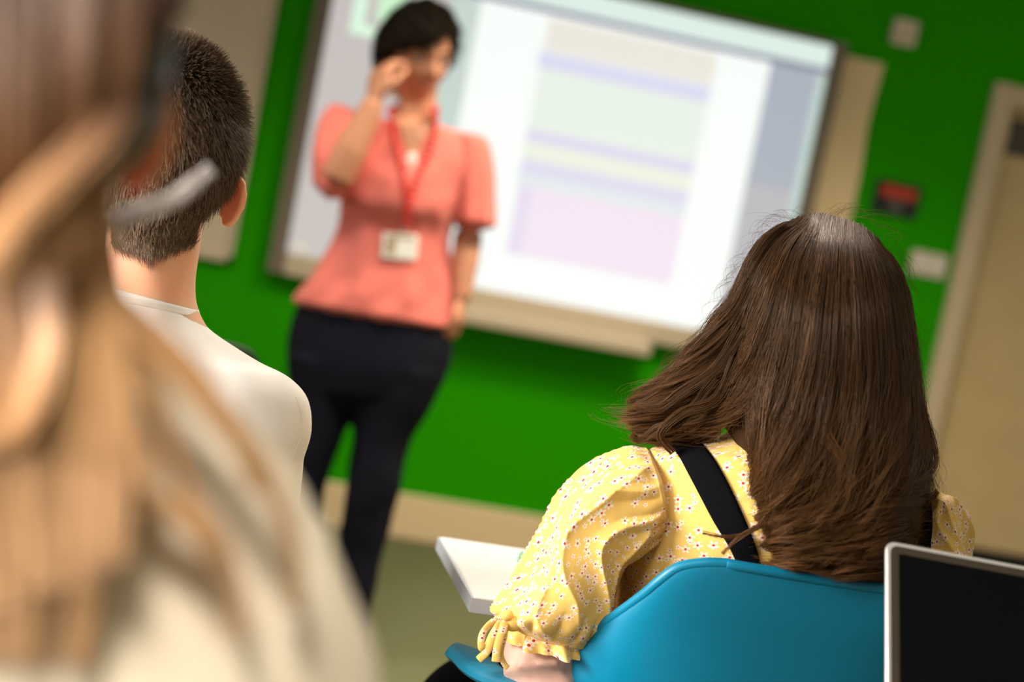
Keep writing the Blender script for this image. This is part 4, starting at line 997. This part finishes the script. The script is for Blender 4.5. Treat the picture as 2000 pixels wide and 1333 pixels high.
WS = [([(1530, 860, 1.60), (1520, 940, 1.595), (1505, 1000, 1.59), (1465, 1038, 1.59), (1415, 1048, 1.59), (1372, 1042, 1.59)], 6, 1, 22),
      ([(1520, 900, 1.60), (1512, 970, 1.59), (1490, 1020, 1.585), (1445, 1050, 1.585), (1410, 1082, 1.59)], 7, 1, 28),
      ([(1600, 880, 1.585), (1570, 960, 1.575), (1600, 1030, 1.57), (1640, 1068, 1.572), (1680, 1050, 1.578)], 10, 5, 90),
      ([(1700, 860, 1.60), (1715, 930, 1.585), (1690, 1000, 1.575), (1660, 1050, 1.575), (1690, 1095, 1.58)], 12, 6, 110),
      ([(1560, 780, 1.61), (1590, 860, 1.585), (1555, 940, 1.575), (1530, 1010, 1.575), (1560, 1090, 1.58)], 12, 7, 120),
      ([(1640, 740, 1.60), (1610, 830, 1.58), (1650, 920, 1.57), (1620, 1000, 1.57), (1640, 1090, 1.575)], 12, 7, 120),
      ([(1735, 720, 1.62), (1765, 800, 1.60), (1735, 880, 1.59), (1770, 950, 1.60), (1750, 1020, 1.60)], 12, 6, 110),
      ([(1790, 800, 1.68), (1812, 870, 1.67), (1790, 930, 1.66), (1815, 975, 1.66), (1832, 960, 1.66)], 9, 4, 70),
      ([(1450, 640, 1.66), (1400, 720, 1.66), (1330, 770, 1.67), (1285, 800, 1.68), (1240, 792, 1.69)], 12, 8, 110),
      ([(1440, 700, 1.655), (1400, 780, 1.65), (1330, 810, 1.655), (1290, 850, 1.66), (1315, 885, 1.66)], 12, 5, 110),
      ([(1400, 740, 1.66), (1330, 820, 1.66), (1285, 838, 1.67), (1250, 862, 1.68), (1232, 850, 1.68)], 10, 6, 80)]
pl, vl, rl = [], [], []
for i_, (pts, w0, w1, n) in enumerate(WS):
    p_, v_, r_ = lock(pts, w0, w1, n, 140 + i_, .45, 1, frizz=2.2); pl.append(p_); vl.append(v_); rl.append(r_)
strands('curled_locks', np.concatenate(pl), .00036, .00014, 'hair_girl', gi, rnd=np.concatenate(rl), v0=np.concatenate(vl))
LK = [
    ([(60, -330, .70), (-60, -150, .64), (-120, 100, .615), (-130, 350, .62), (-120, 600, .64), (-100, 850, .63), (-60, 1200, .62)], 110, 90, 700, 0, 1),
    ([(80, -330, .70), (20, -150, .63), (0, 100, .605), (-10, 300, .61), (-10, 500, .64), (10, 760, .63), (30, 1000, .625), (10, 1300, .62)], 90, 80, 800, 0, 1),
    ([(90, -330, .70), (110, -150, .63), (110, 80, .61), (90, 260, .62), (70, 480, .645), (80, 700, .635), (110, 900, .63), (130, 1150, .62)], 80, 70, 800, 0, 1),
    ([(100, -320, .70), (200, -160, .65), (205, 40, .63), (180, 220, .635), (130, 420, .645), (160, 640, .64), (190, 860, .63), (180, 1100, .62)], 60, 60, 700, 0, 1),
    ([(110, -320, .71), (262, -150, .68), (270, 0, .67), (215, 120, .67), (165, 250, .665), (170, 430, .655), (200, 640, .645), (215, 820, .635), (260, 960, .63)], 48, 50, 700, 0, .95),
    ([(112, -320, .72), (305, -150, .71), (335, -20, .705), (300, 50, .70), (240, 115, .69), (190, 180, .68), (160, 300, .665)], 30, 18, 420, 0, .30),
    # lit lock crossing down to the left
    ([(235, 190, .64), (200, 260, .61), (130, 330, .60), (60, 400, .60), (0, 470, .60), (-60, 560, .60)], 28, 30, 260, .3, .8),
    # locks sweeping over the shoulder
    ([(205, 560, .65), (300, 640, .645), (390, 740, .645), (460, 840, .645), (520, 930, .65), (560, 1030, .655), (575, 1120, .66), (572, 1190, .66)], 15, 11, 95, .5, .9),
    ([(190, 540, .65), (250, 640, .64), (330, 710, .64), (400, 790, .64), (455, 860, .645), (500, 960, .65)], 20, 8, 110, .5, .9),
    ([(180, 820, .64), (230, 930, .635), (290, 975, .63), (350, 1000, .63), (400, 1050, .63), (425, 1110, .635)], 24, 9, 120, .5, .85),
    ([(150, 600, .64), (200, 700, .635), (235, 800, .63), (225, 920, .625), (180, 1050, .62), (150, 1300, .62)], 34, 24, 200, .5, 1),
    ([(90, 540, .63), (95, 660, .62), (70, 770, .615), (20, 850, .615), (-60, 860, .615)], 22, 18, 200, .45, .9),
    ([(230, 600, .65), (290, 740, .64), (330, 860, .64), (370, 960, .64), (450, 1100, .64), (470, 1250, .645)], 12, 8, 70, .6, 1),
    # loose strand of hair in front of the cropped head
    ([(330, 165, .70), (322, 240, .68), (300, 300, .67), (270, 350, .66)], 9, 4, 30, .3, .5),
]
pl, vl, rl = [], [], []
for i_, (pts, w0, w1, n, a, b) in enumerate(LK):
    p_, v_, r_ = lock(pts, w0, w1, n, 40 + i_, a, b); pl.append(p_); vl.append(v_); rl.append(r_)
strands('hair', np.concatenate(pl), .0008, .0004, 'hair_blonde', lo_, rnd=np.concatenate(rl), v0=np.concatenate(vl), extra=cp)

p_, v_, r_ = lock([(412, 330, 1.0), (385, 352, .99), (345, 385, .97), (290, 408, .94), (235, 430, .90), (160, 470, .80)], 9, 16, 75, 77, .9, .9)
strands('loose_lock', p_, .0005, .0003, 'hair_grey', lo_, rnd=r_, v0=v_)['label'] = 'loose pale grey lock of hair'

# ------------------------------------------------------------------ tables
def table(name, corner, ux, wid, dep, z, label, group=None):
    u = nrm([ux[0], ux[1], 0]); v = np.array([u[1], -u[0], 0.]); R = np.array([u, v, [0, 0, 1.]]); o = np.array([corner[0], corner[1], 0.])
    root = empty(name, o + u * wid / 2 + v * dep / 2, label, 'table', group)
    box_obj('tabletop', (0, 0, z - .022), (wid, dep, z), 'table', root, bevel=.004, R=R, o=o)
    g = Geo(); e = .0015
    g.box((-e - .001, -e, z - .020), (0, dep + e, z - .002), R=R, o=o); g.box((0, -e - .001, z - .020), (wid, 0, z - .002), R=R, o=o); g.box((0, dep, z - .020), (wid, dep + e, z - .002), R=R, o=o); g.box((wid, -e, z - .020), (wid + e, dep + e, z - .002), R=R, o=o)
    g.obj('edge_band', 'table_edge', root, smooth=False)
    for a in (.30, wid - .30):
        for b in (.05, dep - .05):
            g = Geo(); p = o + u * a + v * b; tube(g, [p + [0, 0, z - .022], p + [0, 0, .005]], .014, 14, 6); g.obj('leg', 'chrome', root)
    return root
table('classroom_table', (.268, 2.000), (1, .06), 1.15, .285, .73, 'white-topped table with grey edge in front of the person in the yellow blouse')
mt_c = P(1010, 1082, 1.0); mt_c = CAM + (mt_c - CAM) * ((.742 - 1.2) / (mt_c[2] - 1.2))
g = Geo(); loft(g, [wring((mt_c[0] + .02, mt_c[1] - .02, .7325), .02, .012), wring((mt_c[0] + .02, mt_c[1] - .02, .738), .022, .014), wring((mt_c[0] + .02, mt_c[1] - .02, .750), .020, .012)], 24, 10)
o = g.obj('eraser', 'mint'); tag(o, 'small mint green eraser on the white table beside the yellow sleeve', 'eraser')

# ------------------------------------------------------------------ laptop
TL = P(1731, 1056, 1.45); ga, be = rad(-5.6), rad(36.5)
Xl = np.array([cos(ga), sin(ga), 0]); Nl = np.array([-sin(ga), cos(ga), 0]); Ul = np.array([0, 0, cos(be)]) + Nl * sin(be); Fl_ = np.cross(Xl, Ul)
lw, lh_ = .315, .215
hinge = TL - Ul * lh_
tz = hinge[2] - .016
lap = empty('laptop', hinge + Xl * lw / 2, 'open laptop with dark blank screen and thin silver rim behind the blue armchair', 'laptop')
Rl = np.array([Xl, Fl_, Ul])   # local y points away from or toward the viewer
if Fl_ @ fw > 0: yf = -1
else: yf = 1
def rrect(w, h, r, n=8):
    pts = []
    for cx_, cz_, a0 in ((w - r, r, -90), (w - r, h - r, 0), (r, h - r, 90), (r, r, 180)):
        for i in range(n + 1): a = rad(a0 + 90 * i / n); pts.append((cx_ + r * cos(a), cz_ + r * sin(a)))
    return np.array(pts)
def plate(g, w, h, r, y0, y1, inset=0, off=(0, 0)):
    p = rrect(w - 2 * inset, h - 2 * inset, r) + inset + np.array(off); n = len(p)
    V = [hinge + Xl * a + Ul * b + Fl_ * yf * y0 for a, b in p] + [hinge + Xl * a + Ul * b + Fl_ * yf * y1 for a, b in p]
    g.add(V, [tuple(range(n)), tuple(range(2 * n - 1, n - 1, -1))] + [(i, n + i, n + (i + 1) % n, (i + 1) % n) for i in range(n)])
    return g
plate(Geo(), lw, lh_, .010, -.0045, 0).obj('lid', 'alu', lap, smooth=False, bevel=.0012)
plate(Geo(), lw, lh_, .008, -.001, .0006, .0042).obj('bezel', 'bezel', lap, smooth=False)
plate(Geo(), lw, lh_, .002, .0, .0011, .0125).obj('screen', 'screen_off', lap, smooth=False)
bo_ = hinge - np.array([0, 0, .014])
Bf = -Nl
g = Geo(); g.box((0, 0, 0), (lw, .22, .012), R=np.array([Xl, Bf, [0, 0, 1.]]), o=bo_); g.obj('base', 'alu', lap, smooth=False, bevel=.003)
g = Geo()
for j in range(5):
    for i in range(13): g.box((.02 + i * .0213, .015 + j * .021, .012), (.02 + i * .0213 + .018, .015 + j * .021 + .0175, .0135), R=np.array([Xl, Bf, [0, 0, 1.]]), o=bo_)
g.obj('keyboard', 'black_plastic', lap, smooth=False)
table('classroom_table', (hinge[0] - .08, hinge[1] + .02), (cos(ga), sin(ga)), 1.2, .55, bo_[2] - .001, 'nearest table under the open laptop, its top just below the photo edge')

# ------------------------------------------------------------------ ceiling lights and daylight
def area(name, loc, rot, sx, sy, power, col, spread=180):
    l = bpy.data.lights.new(name, 'AREA'); l.shape = 'RECTANGLE'; l.size = sx; l.size_y = sy; l.energy = power; l.color = col; l.spread = rad(spread)
    o = bpy.data.objects.new(name, l); C.objects.link(o); o.location = loc; o.rotation_euler = rot; return o
MAT['diffuser'] = M('lamp_diffuser', (.9, .9, .9), .6, .3, emit=(1, .9, .74), estr=2.2)
for (x, y, pw) in ((1.15, 3.5, 30), (2.9, 3.5, 5), (-.9, 3.4, 11), (.42, 2.8, 21), (-.6, -.4, 42)):  # last panel is unseen, added behind the camera to brighten the nearest backs
    r_ = empty('ceiling_light', (x, y, H - .05), 'unseen square ceiling light panel above the classroom', 'lamp', 'ceiling light panels')
    g = Geo(); a = .3
    for lo, hi in (((x - a, y - a, H - .04), (x + a, y - a + .02, H)), ((x - a, y + a - .02, H - .04), (x + a, y + a, H)), ((x - a, y - a, H - .04), (x - a + .02, y + a, H)), ((x + a - .02, y - a, H - .04), (x + a, y + a, H))): g.box(lo, hi)
    g.obj('frame', 'white_frame', r_, smooth=False)
    box_obj('diffuser', (x - a + .02, y - a + .02, H - .03), (x + a - .02, y + a - .02, H - .01), 'diffuser', r_)
    area('ceiling_lamp', (x, y, H - .045), (0, 0, 0), .5, .5, pw, (1, .84, .62) if y > 3 else (1, .94, .86), 118)
for k, (a, b) in enumerate(WY):
    area('daylight', (XL - .02, (a + b) / 2, (wz0 + wz1) / 2), (0, rad(-90 + 16), 0), wz1 - wz0 - .1, b - a - .1, (58, 70, 6)[k], (1, .95, .89), (100, 90, 110)[k])

w = bpy.data.worlds.new('world'); bpy.context.scene.world = w; w.use_nodes = True
w.node_tree.nodes['Background'].inputs[0].default_value = (.75, .85, 1, 1); w.node_tree.nodes['Background'].inputs[1].default_value = .2
sc = bpy.context.scene
sc.view_settings.view_transform = 'Standard'; sc.view_settings.look = 'None'; sc.view_settings.exposure = 0; sc.view_settings.gamma = 1
sc.view_settings.use_curve_mapping = False
sc.cycles.max_bounces = 5; sc.cycles.use_denoising = True; sc.cycles.use_adaptive_sampling = True; sc.cycles.adaptive_threshold = .03
